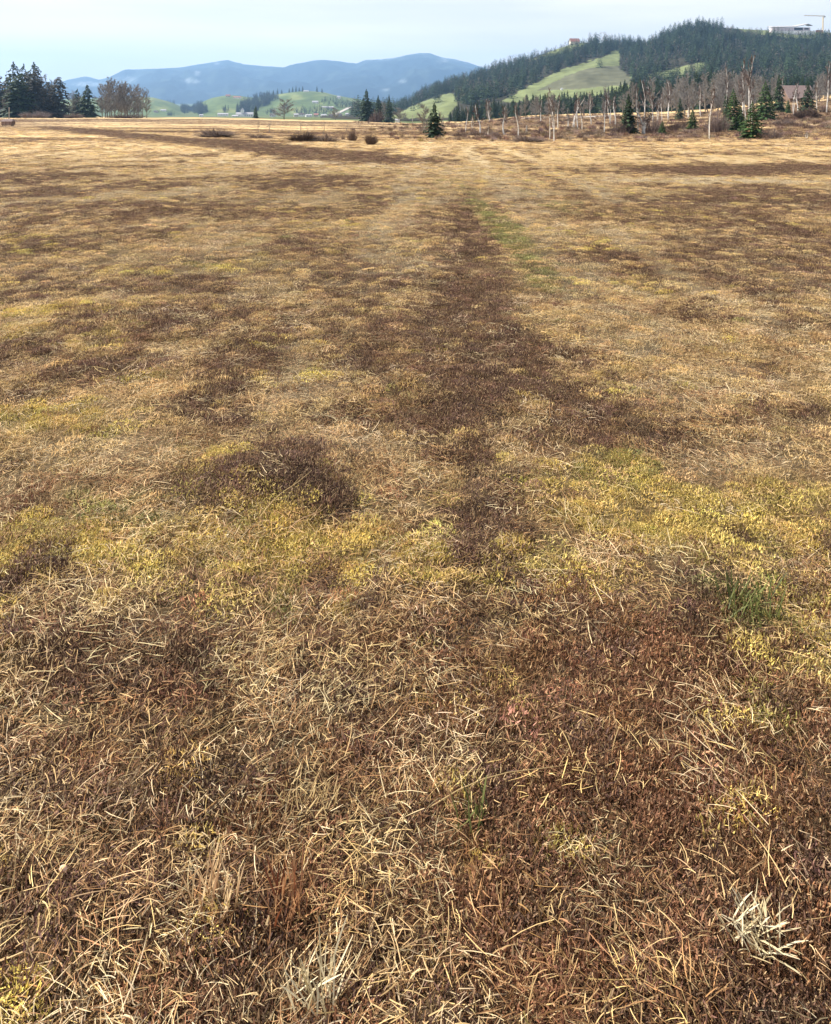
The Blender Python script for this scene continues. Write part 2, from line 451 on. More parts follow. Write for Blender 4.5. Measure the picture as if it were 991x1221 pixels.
    zr = sstep(52, 70, y) * sstep(260, 200, y) * sstep(530, 620, a)
    st = fbm(x / 14.0, y / 5.0, 131, 4)
    w['B'] = w['B'] + zr * (0.35 + 1.3 * sstep(.40, .62, st))
    w['P'] = w['P'] + sstep(45, 70, y) * 0.5 * sstep(.5, .65, fbm(x / 25.0, y / 7.0, 141, 4))
    w['B'] = w['B'] + sstep(45, 70, y) * 1.5 * sstep(.50, .62, fbm(x / 40.0, y / 8.0, 151, 4))
    # beyond the hollow: bands of bleached and brown grass
    return w

ORD = ['S', 'B', 'R', 'M', 'G', 'P']
def mean_col(w):
    tot = sum(np.maximum(w[k], 0) ** 2.0 for k in ORD)
    c = np.zeros((len(tot), 3))
    for k in ORD:
        c += (np.maximum(w[k], 0) ** 2.0 / tot)[:, None] * np.array(PALM[k])[None]
    return c

# ------------------------------------------------------------------ ground sheet
def build_ground():
    R = [3.0]
    while R[-1] < 460: R.append(R[-1] * 1.0085)
    while R[-1] < 9200: R.append(R[-1] * 1.08)
    R = np.array(R); nA = 500
    A = np.radians(np.linspace(-52, 52, nA))
    rr, aa = np.meshgrid(R, A, indexing='ij')
    x = (rr * np.sin(aa)).ravel(); y = (rr * np.cos(aa) - 6.0).ravel()
    z = terrain(x, y)
    w = cover(x, y)
    c = mean_col(w)
    d = np.hypot(x, y)
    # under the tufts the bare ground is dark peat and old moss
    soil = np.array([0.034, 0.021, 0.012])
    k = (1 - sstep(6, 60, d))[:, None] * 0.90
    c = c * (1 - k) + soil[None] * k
    # fresh green valley floor past the bog
    g = sstep(380, 440, y + 30 * (fbm(x / 60, y / 60, 5, 3) - 0.5))[:, None]
    vg = np.array([0.095, 0.115, 0.045])[None] * (0.75 + 0.6 * fbm(x / 150, y / 60, 9, 3)[:, None])
    c = c * (1 - g) + vg * g
    nR = len(R)
    idx = np.arange(nR * nA).reshape(nR, nA)
    f = np.stack([idx[:-1, :-1], idx[:-1, 1:], idx[1:, 1:], idx[1:, :-1]], -1).reshape(-1, 4)[:, ::-1]
    me = bpy.data.meshes.new('ground')
    me.vertices.add(nR * nA); me.vertices.foreach_set('co', np.stack([x, y, z], -1).ravel())
    me.loops.add(f.size); me.loops.foreach_set('vertex_index', f.ravel().astype(np.int32))
    me.polygons.add(len(f)); me.polygons.foreach_set('loop_start', np.arange(0, f.size, 4, dtype=np.int32))
    ca = me.color_attributes.new('cover', 'FLOAT_COLOR', 'POINT')
    ca.data.foreach_set('color', np.concatenate([c, np.ones((len(c), 1))], 1).astype(np.float32).ravel())
    me.update(); me.validate()
    me.polygons.foreach_set('use_smooth', [True] * len(me.polygons))
    me.materials.append(mat_cover('meadow ground', 7.0, 0.45, bump=0.4))
    o = link('ground', me)
    if me.polygons[0].normal.z < 0: me.flip_normals()
    tag(o, kind='structure')
build_ground()

# ------------------------------------------------------------------ hills and mountains (height fields seen along bearings)
def height_strip(name, us, ds, zfun, colfun, mat):
    uu, dd = np.meshgrid(us, ds, indexing='ij')
    x = (uu - U0) / FPX * dd; z = zfun(uu, dd)
    c = colfun(uu, dd, z)
    nU, nD = len(us), len(ds)
    idx = np.arange(nU * nD).reshape(nU, nD)
    f = np.stack([idx[:-1, :-1], idx[1:, :-1], idx[1:, 1:], idx[:-1, 1:]], -1).reshape(-1, 4)
    me = bpy.data.meshes.new(name)
    me.from_pydata(np.stack([x, dd, z], -1).reshape(-1, 3).tolist(), [], f.tolist())
    ca = me.color_attributes.new('cover', 'FLOAT_COLOR', 'POINT')
    ca.data.foreach_set('color', np.concatenate([c.reshape(-1, 3), np.ones((nU * nD, 1))], 1).astype(np.float32).ravel())
    me.materials.append(mat)
    me.polygons.foreach_set('use_smooth', [True] * len(me.polygons))
    o = link(name, me); tag(o, kind='structure')
    return o

M_far = mat_cover('far slopes', 0.02, 0.25)
M_hill = mat_cover('hill pasture', 0.05, 0.25)
def zrow(row, d): return CAM_H - (row - V0) * d / FPX

# blue mountain range
MU = [-400, -100, 0, 75, 90, 103, 118, 130, 140, 150, 180, 215, 240, 258, 272, 290, 310, 338, 352, 370, 385, 405, 425, 436, 455, 470, 482, 500, 513, 530, 545, 560, 580, 620, 800, 1200]
MV = [112, 104, 100, 97, 93, 91, 95, 92, 87, 83.5, 82, 80.5, 76, 73.5, 71.5, 76.5, 78, 80.5, 76, 73, 71, 73, 76, 71, 70.5, 69, 66, 63, 63.5, 69, 71, 75, 82, 90, 95, 110]
def z_mount(u, d):
    top = np.interp(u, MU, MV) + 1.1 * (fbm(u / 9.0, u * 0 + 3, 14, 4) - 0.5)
    zt_ = zrow(top, 8600.0); foot = -60.0
    t = np.clip((d - 5200) / (8600 - 5200), 0, 1)
    rel = fbm(u / 38.0, d / 900.0, 40, 5) - 0.5
    z = foot + (zt_ - foot) * (t ** 0.85) + rel * 420 * t * (1 - t) * 2.0
    return np.where(d > 8600, zt_ - (d - 8600) * 0.35, z)
def c_mount(u, d, z):
    n = fbm(u / 14.0, d / 420.0, 71, 5)
    fr = np.array([0.012, 0.022, 0.026]) * (.5 + 1.0 * fbm(u / 7.0, d / 160.0, 72, 4))[..., None]; md = np.array([0.03, 0.045, 0.04]); sn = np.array([0.26, 0.29, 0.30])
    m = sstep(0.60, 0.68, n)[..., None]
    c = fr * (1 - m) + md * m
    row = V0 + FPX * (CAM_H - z) / d
    def spot(cu, cv, ru, rv):
        return np.exp(-(((u - cu) / ru) ** 2 + ((row - cv) / rv) ** 2) ** 2)
    s = spot(228, 96.5, 10, 3) + spot(235, 87.5, 3, 3) + spot(258, 75.5, 3, 1.2) + 0.8 * spot(105, 100, 18, 3) + .7 * spot(528, 73, 6, 2.6) + .5 * spot(460, 107, 5, 1.4) + .4 * spot(480, 97, 5, 2) + .5 * spot(150, 95, 14, 4)
    s = s + 0.55 * sstep(425, 445, u) * sstep(575, 540, u) * np.clip(1 - (row - np.interp(u, MU, MV)) / 4.5, 0, 1) * sstep(0.40, 0.55, fbm(u / 5.0, d / 200, 77, 3))
    s = np.clip(s * .8 * (0.3 + 1.2 * sstep(.35, .6, fbm(u / 4.0, d / 130, 78, 3))), 0, 0.6)[..., None]
    return c * (1 - s) + sn * s
height_strip('mountains', np.linspace(-420, 1220, 560), np.concatenate([np.linspace(5200, 8600, 60), [8750, 9000, 9500]]), z_mount, c_mount, M_far)

# green hills behind the village
HU = [-200, 60, 120, 165, 182, 205, 228, 240, 252, 270, 285, 298, 315, 330, 350, 368, 386, 400, 420, 440, 470, 520, 600, 900]
HV = [122, 119, 117, 116, 116, 122, 133, 122, 117, 113.5, 114, 116, 116, 112.5, 109.5, 108.3, 110, 113.5, 117, 121, 124, 128, 131, 134]
def z_green(u, d):
    top = np.interp(u, HU, HV)
    zt_ = zrow(top, 2350.0); foot = -36.0
    t = np.clip((d - 1500) / 850.0, 0, 1)
    z = foot + (zt_ - foot) * np.sin(t * math.pi / 2) ** 1.2 + (fbm(u / 25.0, d / 150.0, 55, 3) - 0.5) * 9 * t * (1 - t) * 4
    return np.where(d > 2350, zt_ - (d - 2350) * 0.25, z)
def c_green(u, d, z):
    n = fbm(u / 16.0, d / 120.0, 88, 4)[..., None]
    return np.array([0.098, 0.135, 0.048]) * (0.6 + 0.7 * n) + np.array([0.05, 0.03, 0.01]) * sstep(0.5, 0.7, n)
height_strip('green_hills', np.linspace(-220, 900, 330), np.concatenate([np.linspace(1500, 2350, 40), [2450, 2700]]), z_green, c_green, M_hill)

# wooded hill on the right
WU = [380, 440, 470, 490, 505, 520, 540, 560, 600, 640, 660, 685, 700, 740, 765, 780, 800, 830, 855, 870, 900, 991, 1100, 1300, 1500]
WV = [140, 138, 133, 122, 113, 106.5, 100, 94, 81, 67, 60, 51.5, 51, 53, 53, 47, 42, 31, 32, 33.5, 35.5, 39, 45, 60, 80]
D0, D1 = 470.0, 1250.0
def row_hill(u, d):
    top = np.interp(u, WU, WV)
    foot = np.interp(u, [380, 640, 760, 850, 920, 991, 1100, 1500], [141, 138, 134, 130, 124, 116, 112, 110])
    t = np.clip((d - D0) / (D1 - D0), 0, 1)
    return foot + (top - foot) * t ** 0.8
def z_hill(u, d):
    dd = np.minimum(d, D1)
    z = zrow(row_hill(u, dd), dd)
    z = z + (fbm(u / 30.0, d / 70.0, 33, 3) - 0.5) * 6.0 * sstep(D0, D0 + 120, d) * sstep(D1, D1 - 200, d)
    return np.where(d > D1, z - (d - D1) * 0.22, z) - 2.0 * (1 - sstep(D0, D0 + 60, d))
def inpoly(u, v, P):
    r = np.zeros(np.shape(u), bool); n = len(P)
    for i in range(n):
        x1, y1 = P[i]; x2, y2 = P[(i + 1) % n]
        if y1 == y2: continue
        c = ((y1 > v) != (y2 > v)) & (u < (x2 - x1) * (v - y1) / (y2 - y1) + x1)
        r ^= c
    return r
CLEAR = [[(596, 122), (640, 98), (676, 81), (720, 68), (741, 56), (738, 80), (752, 92), (758, 106), (700, 116), (640, 120)],      # triangular pasture
         [(462, 141), (480, 131), (500, 123), (537, 110), (546, 120), (534, 141)],                                               # pasture at the hill's foot
         [(628, 74), (660, 58), (690, 49), (702, 50), (690, 58), (660, 66)],                                         # top pasture with the red house
         [(768, 91), (800, 83), (838, 73), (856, 76), (830, 88), (790, 94)],                                         # clearing in the middle
         [(866, 30), (1010, 34), (1010, 47), (950, 46), (905, 41)]]                                                   # plateau with the long building
FALLOW = [(640, 108), (676, 90), (700, 81), (740, 78), (752, 92), (752, 101), (690, 106)]
def in_clear(u, v):
    uu = u + 7 * (fbm(u / 5.0, v / 2.5, 201, 3) - .5); vv = v + 5 * (fbm(u / 4.0, v / 2.5, 211, 3) - .5)
    return np.any([inpoly(uu, vv, P) for P in CLEAR], 0)
def c_hill(u, d, z):
    v = V0 + FPX * (CAM_H - z) / d
    n = fbm(u / 12.0, d / 90.0, 61, 4)[..., None]
    forest = np.array([0.035, 0.032, 0.020]) * (0.7 + 0.6 * n)
    past = np.array([0.145, 0.165, 0.070]) * (0.7 + 0.6 * n)
    c = np.where(in_clear(u, v)[..., None], past, forest)
    fal = np.array([0.100, 0.100, 0.060]) * (0.75 + 0.5 * n)
    c = np.where((inpoly(u + 4 * (fbm(u / 6.0, v / 3.0, 221, 3) - .5), v + 3 * (fbm(u / 6.0, v / 3, 231, 3) - .5), FALLOW) & in_clear(u, v))[..., None], fal, c)
    return c
height_strip('forest_hill', np.linspace(382, 1500, 560), np.concatenate([np.linspace(D0, D1, 150), [1300, 1450, 1700]]), z_hill, c_hill, M_hill)

def hill_at(u, v):
    ds = np.linspace(D0, D1, 900)
    rows = V0 + FPX * (CAM_H - z_hill(np.full_like(ds, u), ds)) / ds
    k = int(np.argmin(np.abs(rows - v))); d = float(ds[k])
    return (u - U0) / FPX * d, d, float(z_hill(np.array([u]), np.array([d]))[0])

def green_at(u, v):
    ds = np.linspace(1500, 2350, 500)
    rows = V0 + FPX * (CAM_H - z_green(np.full_like(ds, u), ds)) / ds
    k = int(np.argmin(np.abs(rows - v))); d = float(ds[k])
    return (u - U0) / FPX * d, d, float(z_green(np.array([float(u)]), np.array([d]))[0])

# ------------------------------------------------------------------ tree meshes (height 1, width 1)
def spruce_mesh(seed, whorls=26, per=11, power=0.85, ragged=0.30, low=0.04, mat=None, bare=0.0):
    r = random.Random(seed); mb = MB()
    for i in range(whorls):
        t = low + (0.985 - low) * (i / (whorls - 1)) ** 0.95
        R = 0.5 * (1 - t) ** power + 0.015
        n = max(4, int(per * (0.55 + 0.6 * (1 - t))))
        a0 = r.uniform(0, 6.28)
        for k in range(n):
            if r.random() < bare: continue
            an = a0 + 6.283 * k / n + r.uniform(-.25, .25)
            L = R * r.uniform(1 - 2.2 * ragged, 1 + ragged)
            h = t + r.uniform(-.012, .012)
            droop = L * r.uniform(0.10, 0.42) * (1.1 - t) * 0.55
            dx, dy = math.cos(an), math.sin(an); sx, sy = -dy, dx
            tint = r.random()
            w = L * r.uniform(0.16, 0.26) + 0.008
            up = 0.02
            p = lambda f, s, dz=0.0: (dx * L * f + sx * w * s, dy * L * f + sy * w * s, h - droop * f * f + up * f * (1 - f) + dz)
            mb.add([p(0.05, 0), p(.45, 1), p(1, 0), p(.45, -1), p(.5, 0, .018)], [(0, 1, 4), (1, 2, 4), (2, 3, 4), (3, 0, 4)], tint)
            for q in range(3):
                f = r.uniform(.3, .95); s = r.choice((-1, 1)) * r.uniform(.3, 1.5)
                b = p(f, 0); c = p(min(1, f + .2), s * .7); e = p(f + .06, s * .5, -r.uniform(.02, .05))
                mb.add([b, c, e], [(0, 1, 2)], min(1, max(0, tint + r.uniform(-.3, .3))))
    mb.add([(0.012, 0, .95), (-.006, .01, .95), (-.006, -.01, .95), (0, 0, 1.0)], [(0, 1, 3), (1, 2, 3), (2, 0, 3)], .5)
    return mb.mesh('spruce crown', mat or M_needle)

def trunk_mesh(seed, mat, r0=0.018, bend=0.01, top=0.97, n=6, seg=6):
    r = random.Random(seed); mb = MB(); pts = []; rad = []
    bx, by = r.uniform(-bend, bend), r.uniform(-bend, bend)
    for i in range(seg + 1):
        t = i / seg
        pts.append((bx * math.sin(t * 3.1) + r.uniform(-bend, bend) * .3 * (t > 0), by * math.sin(t * 2.6), t * top - 0.01)); rad.append(r0 * (1 - .88 * t))
    mb.tube(pts, rad, n)
    return mb.mesh('trunk', mat, True), pts

def bare_meshes(seed, trunk_mat, twig_mat, limbs=16, r0=0.014, lean=0.02, spread=0.30, first=0.25, sub=6, twigs=5, tw=0.0013, stems=1, up=0.9, top=0.96, wob=.012):
    """trunk mesh with main limbs, and a crown of fine twigs"""
    r = random.Random(seed); tm = MB(); cm = MB()
    def vec(an, el): return Vector((math.cos(an) * math.cos(el), math.sin(an) * math.cos(el), math.sin(el)))
    for st in range(stems):
        b = Vector((r.uniform(-.05, .05) * (stems > 1), r.uniform(-.05, .05) * (stems > 1), -.01))
        hgt = top * (1 if st == 0 else r.uniform(.6, .95))
        lx, ly = r.uniform(-lean, lean) * (1 + 2 * (stems > 1)), r.uniform(-lean, lean)
        pts = []; rad = []
        ph = r.uniform(0, 6)
        for i in range(8):
            t = i / 7
            pts.append(b + Vector((lx * t * t * 2 + wob * math.sin(ph + t * 7) * (.3 + t), ly * t * 2 + wob * math.cos(ph + t * 6) * (.3 + t), t * hgt)))
            rad.append(r0 * (1 - .86 * t) * (1 if st == 0 else .75))
        tm.tube(pts, rad, 6)
        for j in range(limbs):
            t = first + (0.98 - first) * (j + r.random() * .8) / limbs
            fi = t * 7; i0 = min(6, int(fi)); p0 = pts[i0].lerp(pts[i0 + 1], fi - i0)
            an = r.uniform(0, 6.28); el = r.uniform(.45, 1.15) * up
            L = spread * (1.12 - t) ** .6 * r.uniform(.55, 1.1)
            d = vec(an, el); e = p0 + d * L * .55; f = e + (d + Vector((0, 0, .45 * up))).normalized() * L * .45
            rr = r0 * (1 - .86 * t) * .45
            tm.tube([p0, e, f], [rr, rr * .55, rr * .2], 3)
            for q in range(sub):
                g = r.uniform(.2, 1.0)
                s0 = p0.lerp(e, g / .55) if g < .55 else e.lerp(f, (g - .55) / .45)
                an2 = an + r.uniform(-1.3, 1.3); el2 = el + r.uniform(-.5, .5)
                L2 = L * r.uniform(.25, .5); d2 = vec(an2, el2); e2 = s0 + d2 * L2
                sd = d2.orthogonal().normalized(); sd.rotate(Euler((r.random() * 6, r.random() * 6, r.random() * 6)))
                tn = r.random()
                cm.strip([s0, e2], [tw * 1.5, tw * .8], sd, tn)
                for w in range(twigs):
                    h = r.uniform(.15, 1.0); s1 = s0.lerp(e2, h)
                    d3 = vec(an2 + r.uniform(-1.2, 1.2), el2 + r.uniform(-.8, .6)); L3 = L2 * r.uniform(.3, .7)
                    sd2 = d3.cross(Vector((r.uniform(-1, 1), r.uniform(-1, 1), r.uniform(-1, 1)))).normalized()
                    a_, b_ = s1 - sd2 * tw, s1 + sd2 * tw; c_ = s1 + d3 * L3
                    cm.add([tuple(a_), tuple(b_), tuple(c_)], [(0, 1, 2)], min(1, max(0, tn + r.uniform(-.3, .3))))
    return tm.mesh('trunk', trunk_mat, True), cm.mesh('twig crown', twig_mat)

def bush_mesh(seed, mat, n=260, flat=1.0, tw=0.006, lean=0.7):
    """bare multi-stemmed shrub, unit height, unit width"""
    r = random.Random(seed); mb = MB()
    for i in range(n):
        an = r.uniform(0, 6.28); rad = math.sqrt(r.random())
        b = Vector((math.cos(an) * rad * .28, math.sin(an) * rad * .28, 0))
        out = rad * lean * r.uniform(.4, 1.1)
        lump = .45 + .9 * float(vnoise(np.array([2 + 1.7 * math.cos(an) * (.4 + rad)]), np.array([3 + 1.7 * math.sin(an) * (.4 + rad)]), seed)[()][0])
        hh = math.sqrt(max(.08, 1 - (rad * .85) ** 2)) * r.uniform(.45, 1.0) * lump
        e = Vector((math.cos(an) * (rad * .28 + out * .34), math.sin(an) * (rad * .28 + out * .34), hh))
        m = b.lerp(e, .5) + Vector((r.uniform(-.03, .03), r.uniform(-.03, .03), .04))
        sd = Vector((r.uniform(-1, 1), r.uniform(-1, 1), 0)).normalized(); tn = r.random()
        mb.strip([b, m, e], [tw, tw * .8, tw * .3], sd, tn)
        for q in range(4):
            s = m.lerp(e, r.random()); L = r.uniform(.08, .22)
            d = Vector((r.uniform(-1, 1), r.uniform(-1, 1), r.uniform(.1, 1))).normalized()
            s2 = d.orthogonal().normalized() * tw * .5
            mb.add([tuple(s - s2), tuple(s + s2), tuple(s + d * L)], [(0, 1, 2)], tn)
    return mb.mesh('twigs', mat)

SPR = [spruce_mesh(1), spruce_mesh(2, 30, 12, .8), spruce_mesh(3, 24, 11, .95, .36)]
SPR_RAG = [spruce_mesh(7, 26, 11, .62, .36, .10, None, .22), spruce_mesh(8, 28, 11, .55, .34, .08, None, .16)]
SPR_DULL = [spruce_mesh(9, 26, 11, .6, .3, .06, M_needle_b, .1), spruce_mesh(10, 26, 11, .55, .3, .05, M_needle_b, .1)]
SPR_Y = [spruce_mesh(21, 20, 14, .8, .2, .02, M_needle_y), spruce_mesh(22, 19, 14, .9, .22, .02, M_needle_y), spruce_mesh(23, 22, 14, .75, .2, .02, M_needle_y)]
TRK = [trunk_mesh(31, M_bark)[0], trunk_mesh(32, M_bark)[0]]
BARE = [bare_meshes(40 + i, M_barkgrey, M_twig, 30, .017, .03, .34, .10, 10, 9, .0036) for i in range(4)]
BARE_W = [bare_meshes(50 + i, M_barkgrey, M_twig, 26, .016, .03, .46, .10, 10, 9, .0045) for i in range(2)]
BIR = [bare_meshes(60 + i, M_birch, M_twigb, 20, .035, .12, .32, .34, 7, 6, .009, top=.98, wob=.035) for i in range(4)]
BIR_THIN = [bare_meshes(70 + i, M_birch, M_twigb, 15, .045, .12, .36, .40, 5, 6, .013, top=.98, wob=.07, stems=1 + i % 2) for i in range(4)]
BIR_MULTI = [bare_meshes(80, M_birch, M_twigb, 14, .050, .08, .34, .25, 6, 5, .010, stems=3, wob=.04), bare_meshes(81, M_birch, M_twigb, 9, .045, .08, .28, .35, 4, 4, .010, stems=2, wob=.04)]
SAP = [bare_meshes(84 + i, M_barkgrey, M_twig, 7, .022, .05, .34, .3, 3, 3, .007) for i in range(2)]
BUSH = [bush_mesh(90, M_bush), bush_mesh(91, M_bush, 320, tw=.007), bush_mesh(92, M_twigb, 260)]
THICK = bush_mesh(95, M_bush, 620, tw=.008, lean=1.15)

def conifer(name, loc, h, w, me, label, group=None, trunk=0, cat='tree', rz=None, nm='crown'):
    t = empty(name, loc, (w, w, h), random.uniform(0, 6.28) if rz is None else rz)
    link('trunk', TRK[trunk], t); link(nm, me, t)
    tag(t, label, cat, group)
    return t
def leafless(name, loc, h, w, pair, label, group=None, rz=None, cat='tree'):
    t = empty(name, loc, (w, w, h), random.uniform(0, 6.28) if rz is None else rz)
    link('trunk', pair[0], t); link('crown', pair[1], t)
    tag(t, label, cat, group)
    return t
def px_h(rows, d): return rows * d / FPX

# --- near and middle distance trees: (builder, column, base row or None, top row, width px, mesh, label ...)
def place(u, base, d=None):
    """position and distance of something standing on the meadow at column u with its foot in photo row base"""
    if d is None: d = dist_for(u, base)
    x, y, z = at(u, d)
    return (x, y, z - 0.03), d, row_of(d, z)
def put_spruce(u, base, top, wpx, me, label, d=None, group=None, name='spruce_tree', trunk=0):
    wpx = wpx * (1.65 if d and u < 120 else 1.3)
    loc, d, br = place(u, base, d)
    return conifer(name, loc, px_h(br - top, d), px_h(wpx, d), me, label, group, trunk)
def put_bare(u, base, top, wpx, pair, label, d=None, group=None, name='bare_tree', rz=None):
    loc, d, br = place(u, base, d)
    h = px_h(br - top, d)
    return leafless(name, loc, h, px_h(wpx, d) / .55, pair, label, group, rz)
def put_bush(u, base, top, wpx, me, label, d=None, group=None, name='bare_bush', cat='bush'):
    loc, d, br = place(u, base, d)
    b = link(name, me); b.location = loc; b.scale = (px_h(wpx, d) * 1.0, px_h(wpx, d) * 1.0, px_h(br - top, d)); b.rotation_euler = (0, 0, random.uniform(0, 6.28))
    return tag(b, label, cat, group)

# left wood
LD = 330
put_spruce(-5, 0, 86, 26, SPR_DULL[0], 'dull grey green spruce cut by the left picture edge', LD)
put_spruce(16, 0, 74, 20, SPR_RAG[0], 'tall dark ragged spruce, leftmost of the three tall ones in the left wood', LD - 6)
put_spruce(22, 0, 88, 30, SPR_RAG[1], 'dark broad spruce standing in front between the tall ragged spruces of the left wood', LD - 14)
put_spruce(28, 0, 76.5, 17, SPR_RAG[1], 'tall ragged spruce, middle one of the three tall ones in the left wood', LD + 8, trunk=1)
put_spruce(40.5, 0, 74.5, 22, SPR_RAG[0], 'tall ragged spruce, rightmost of the three tall ones in the left wood', LD + 2)
put_spruce(43, 0, 84, 25, SPR_DULL[1], 'dull brown green spruce below the forked tall spruce', LD - 8)
put_spruce(70, 0, 92, 24, SPR_DULL[1], 'brownish conical spruce standing alone right of the tall left wood', LD - 4)
put_spruce(104, 0, 101.5, 22, SPR[0], 'dark green pointed spruce beside the bare grey grove', LD - 10)
put_spruce(92, 0, 106, 12, SPR_RAG[1], 'small dark spruce half hidden behind the dark pointed spruce', LD + 25)
put_spruce(9, 0, 92, 22, SPR_DULL[1], 'dull grey spruce filling the left picture edge behind the tall ragged ones', LD + 14)
put_spruce(34, 0, 86, 26, SPR_DULL[0], 'dull spruce between the middle and right tall ragged spruces', LD - 3)
put_spruce(57, 0, 98, 22, SPR_DULL[1], 'low dull spruce between the tall left spruces and the brownish one', LD + 6)
for k, (u, top, w, lab) in enumerate([(8, 100, 18, 'bare grey tree at the left picture edge between spruces'), (54, 88, 24, 'tall bare grey tree right of the forked spruce'),
        (61, 94, 22, 'bare grey tree left of the brownish conical spruce'), (86, 108, 16, 'small bare grey tree between the brownish and the dark pointed spruce'), (97, 112, 18, 'low bare brown tree in front of the dark pointed spruce')]):
    put_bare(u, 0, top, w, BARE[k % 4], lab, LD + (k % 3 - 1) * 9)
for u, top, w in [(122, 100, 18), (128, 95, 22), (133, 92, 24), (137, 93, 22), (141, 94.5, 22), (145, 97, 22), (150, 97, 22), (155, 99, 20), (160, 101, 20), (165, 102, 18), (170, 104, 16), (175, 106, 14), (131, 97, 22), (143, 99, 20), (152, 101, 22), (163, 104, 18), (126, 99, 20), (148, 100, 22)]:
    put_bare(u, 0, top + random.uniform(-1, 1.5), w, BARE[random.randrange(4)], 'bare grey brown tree in the dense leafless grove left of the blue mountains', LD + random.uniform(-15, 25), 'bare trees of the left grove')
put_bush(42, 0, 130, 44, BUSH[2], 'low grey brown bush spreading in front of the tall left spruces', LD - 28)
put_bush(88, 0, 132, 26, BUSH[0], 'low dark bush between the brownish spruce and the dark pointed spruce', LD - 20)
put_bush(150, 0, 133, 60, BUSH[0], 'low dark undergrowth bush in front of the bare grove', LD - 22)

# three spruces in the middle and what stands by them
put_spruce(437, 0, 106.5, 19, SPR[1], 'largest dark spruce, leftmost of the row of three in the middle', 350)
put_spruce(451, 0, 113.5, 14, SPR[0], 'slim dark spruce, middle one of the row of three', 358)
put_spruce(464, 0, 112.5, 14, SPR[2], 'dark spruce, rightmost of the row of three in the middle', 350)
put_bush(449, 0, 131, 22, BUSH[1], 'dark bush at the foot of the three middle spruces', 344)
put_bare(477, 0, 128, 16, BARE_W[0], 'low bare tree right of the three middle spruces', 345)
put_bare(455, 0, 120, 14, BARE[1], 'thin bare tree between the second and third middle spruce', 362)
put_spruce(305, 0, 126, 7, SPR[0], 'tiny dark spruce right of the white church', 405)
put_bare(339, 0, 118, 26, BARE_W[1], 'round bare brown tree in front of the green hill', 412)
put_bare(400, 0, 128, 12, BARE_W[0], 'small bare tree among the far village houses', 412)

# spruce with bare tree by the hollow
put_spruce(518, 165, 122.5, 22, SPR[1], 'dark narrow spruce standing alone at the hollow near the middle')
put_bare(507, 163, 124, 18, BARE_W[0], 'bare brown tree leaning against the lone dark spruce at the hollow')
put_bare(526, 164, 132, 12, BARE[2], 'small bare tree just right of the lone dark spruce at the hollow')

# round bushes and low shrubs on the bog
put_bush(420, 168, 152.5, 15, BUSH[1], 'upright oval grey bush, taller of the two bushes left of the track')
put_bush(409, 167, 159, 7, BUSH[0], 'tiny bush left of the oval grey bush')
put_bush(442.5, 172.5, 157.5, 16, THICK, 'round dark brown bush on a short stem, nearest bush left of the track')
put_bush(258, 163.5, 152.5, 46, THICK, 'low wide dark shrub mound, leftmost on the bog')
put_bush(362, 168, 156, 40, THICK, 'low wide dark shrub mound beside the oval grey bush')
put_bush(388, 168.5, 159, 44, BUSH[1], 'flat dark shrub strip between the shrub mound and the oval grey bush')
put_bush(310, 165, 157, 40, BUSH[0], 'thin line of low brown shrub between the two dark shrub mounds')
for u, b, t, lab in [(308, 158, 141, 'leafless sapling, leftmost of the thin saplings on the left bog'), (321, 158, 143, 'leafless sapling, second of the thin saplings on the left bog'), (359, 158, 142, 'leafless sapling above the second shrub mound'), (386, 160, 142, 'leafless sapling left of the oval grey bush'), (368, 163, 148, 'short leafless sapling standing in the second shrub mound'), (413, 157, 146, 'short leafless sapling behind the oval grey bush')]:
    put_bare(u, b, t, 11, SAP[int(u) % 2], lab, name='bare_sapling')
put_bush(571, 162, 152, 34, BUSH[0], 'low brown shrub thicket right of the lone spruce')
put_bush(548, 163, 157, 24, BUSH[1], 'low brown shrub strip directly right of the lone spruce')
put_bush(704, 163, 154, 36, BUSH[0], 'low brown shrub thicket left of the dark spruce by the white birch')
put_bush(630, 169, 161, 42, THICK, 'flat dark heap of shrub brash left of the tall birch pair')
put_bush(740, 160, 140, 36, BUSH[2], 'purplish bare shrub left of the dark spruce by the white birch')
put_bush(778, 159, 133, 36, BUSH[2], 'tall purplish bare shrub right of the many limbed white birch')
put_bush(808, 156, 138, 30, BUSH[0], 'brown bare shrub between the two small spruces')
put_bush(856, 158, 126, 38, BUSH[2], 'tall purplish shrub left of the bright young spruce')
put_bush(920, 166, 150, 34, BUSH[2], 'grey brown shrub right of the nearest young spruce')
put_bush(962, 141, 127, 30, THICK, 'dark low shrub under the spruce in front of the barn')
put_bush(983, 134, 122, 20, BUSH[0], 'brown low shrub at the right picture edge')
put_bush(900, 142, 124, 24, BUSH[0], 'brown shrub between the slender birches and the broad spruce')
put_bush(936, 150, 138, 30, BUSH[2], 'faint purplish low shrub on the rise below the barn')
put_bare(961.5, 165, 156, 6, BIR_THIN[1], 'tiny leafless sapling on the right rise', name='bare_sapling')

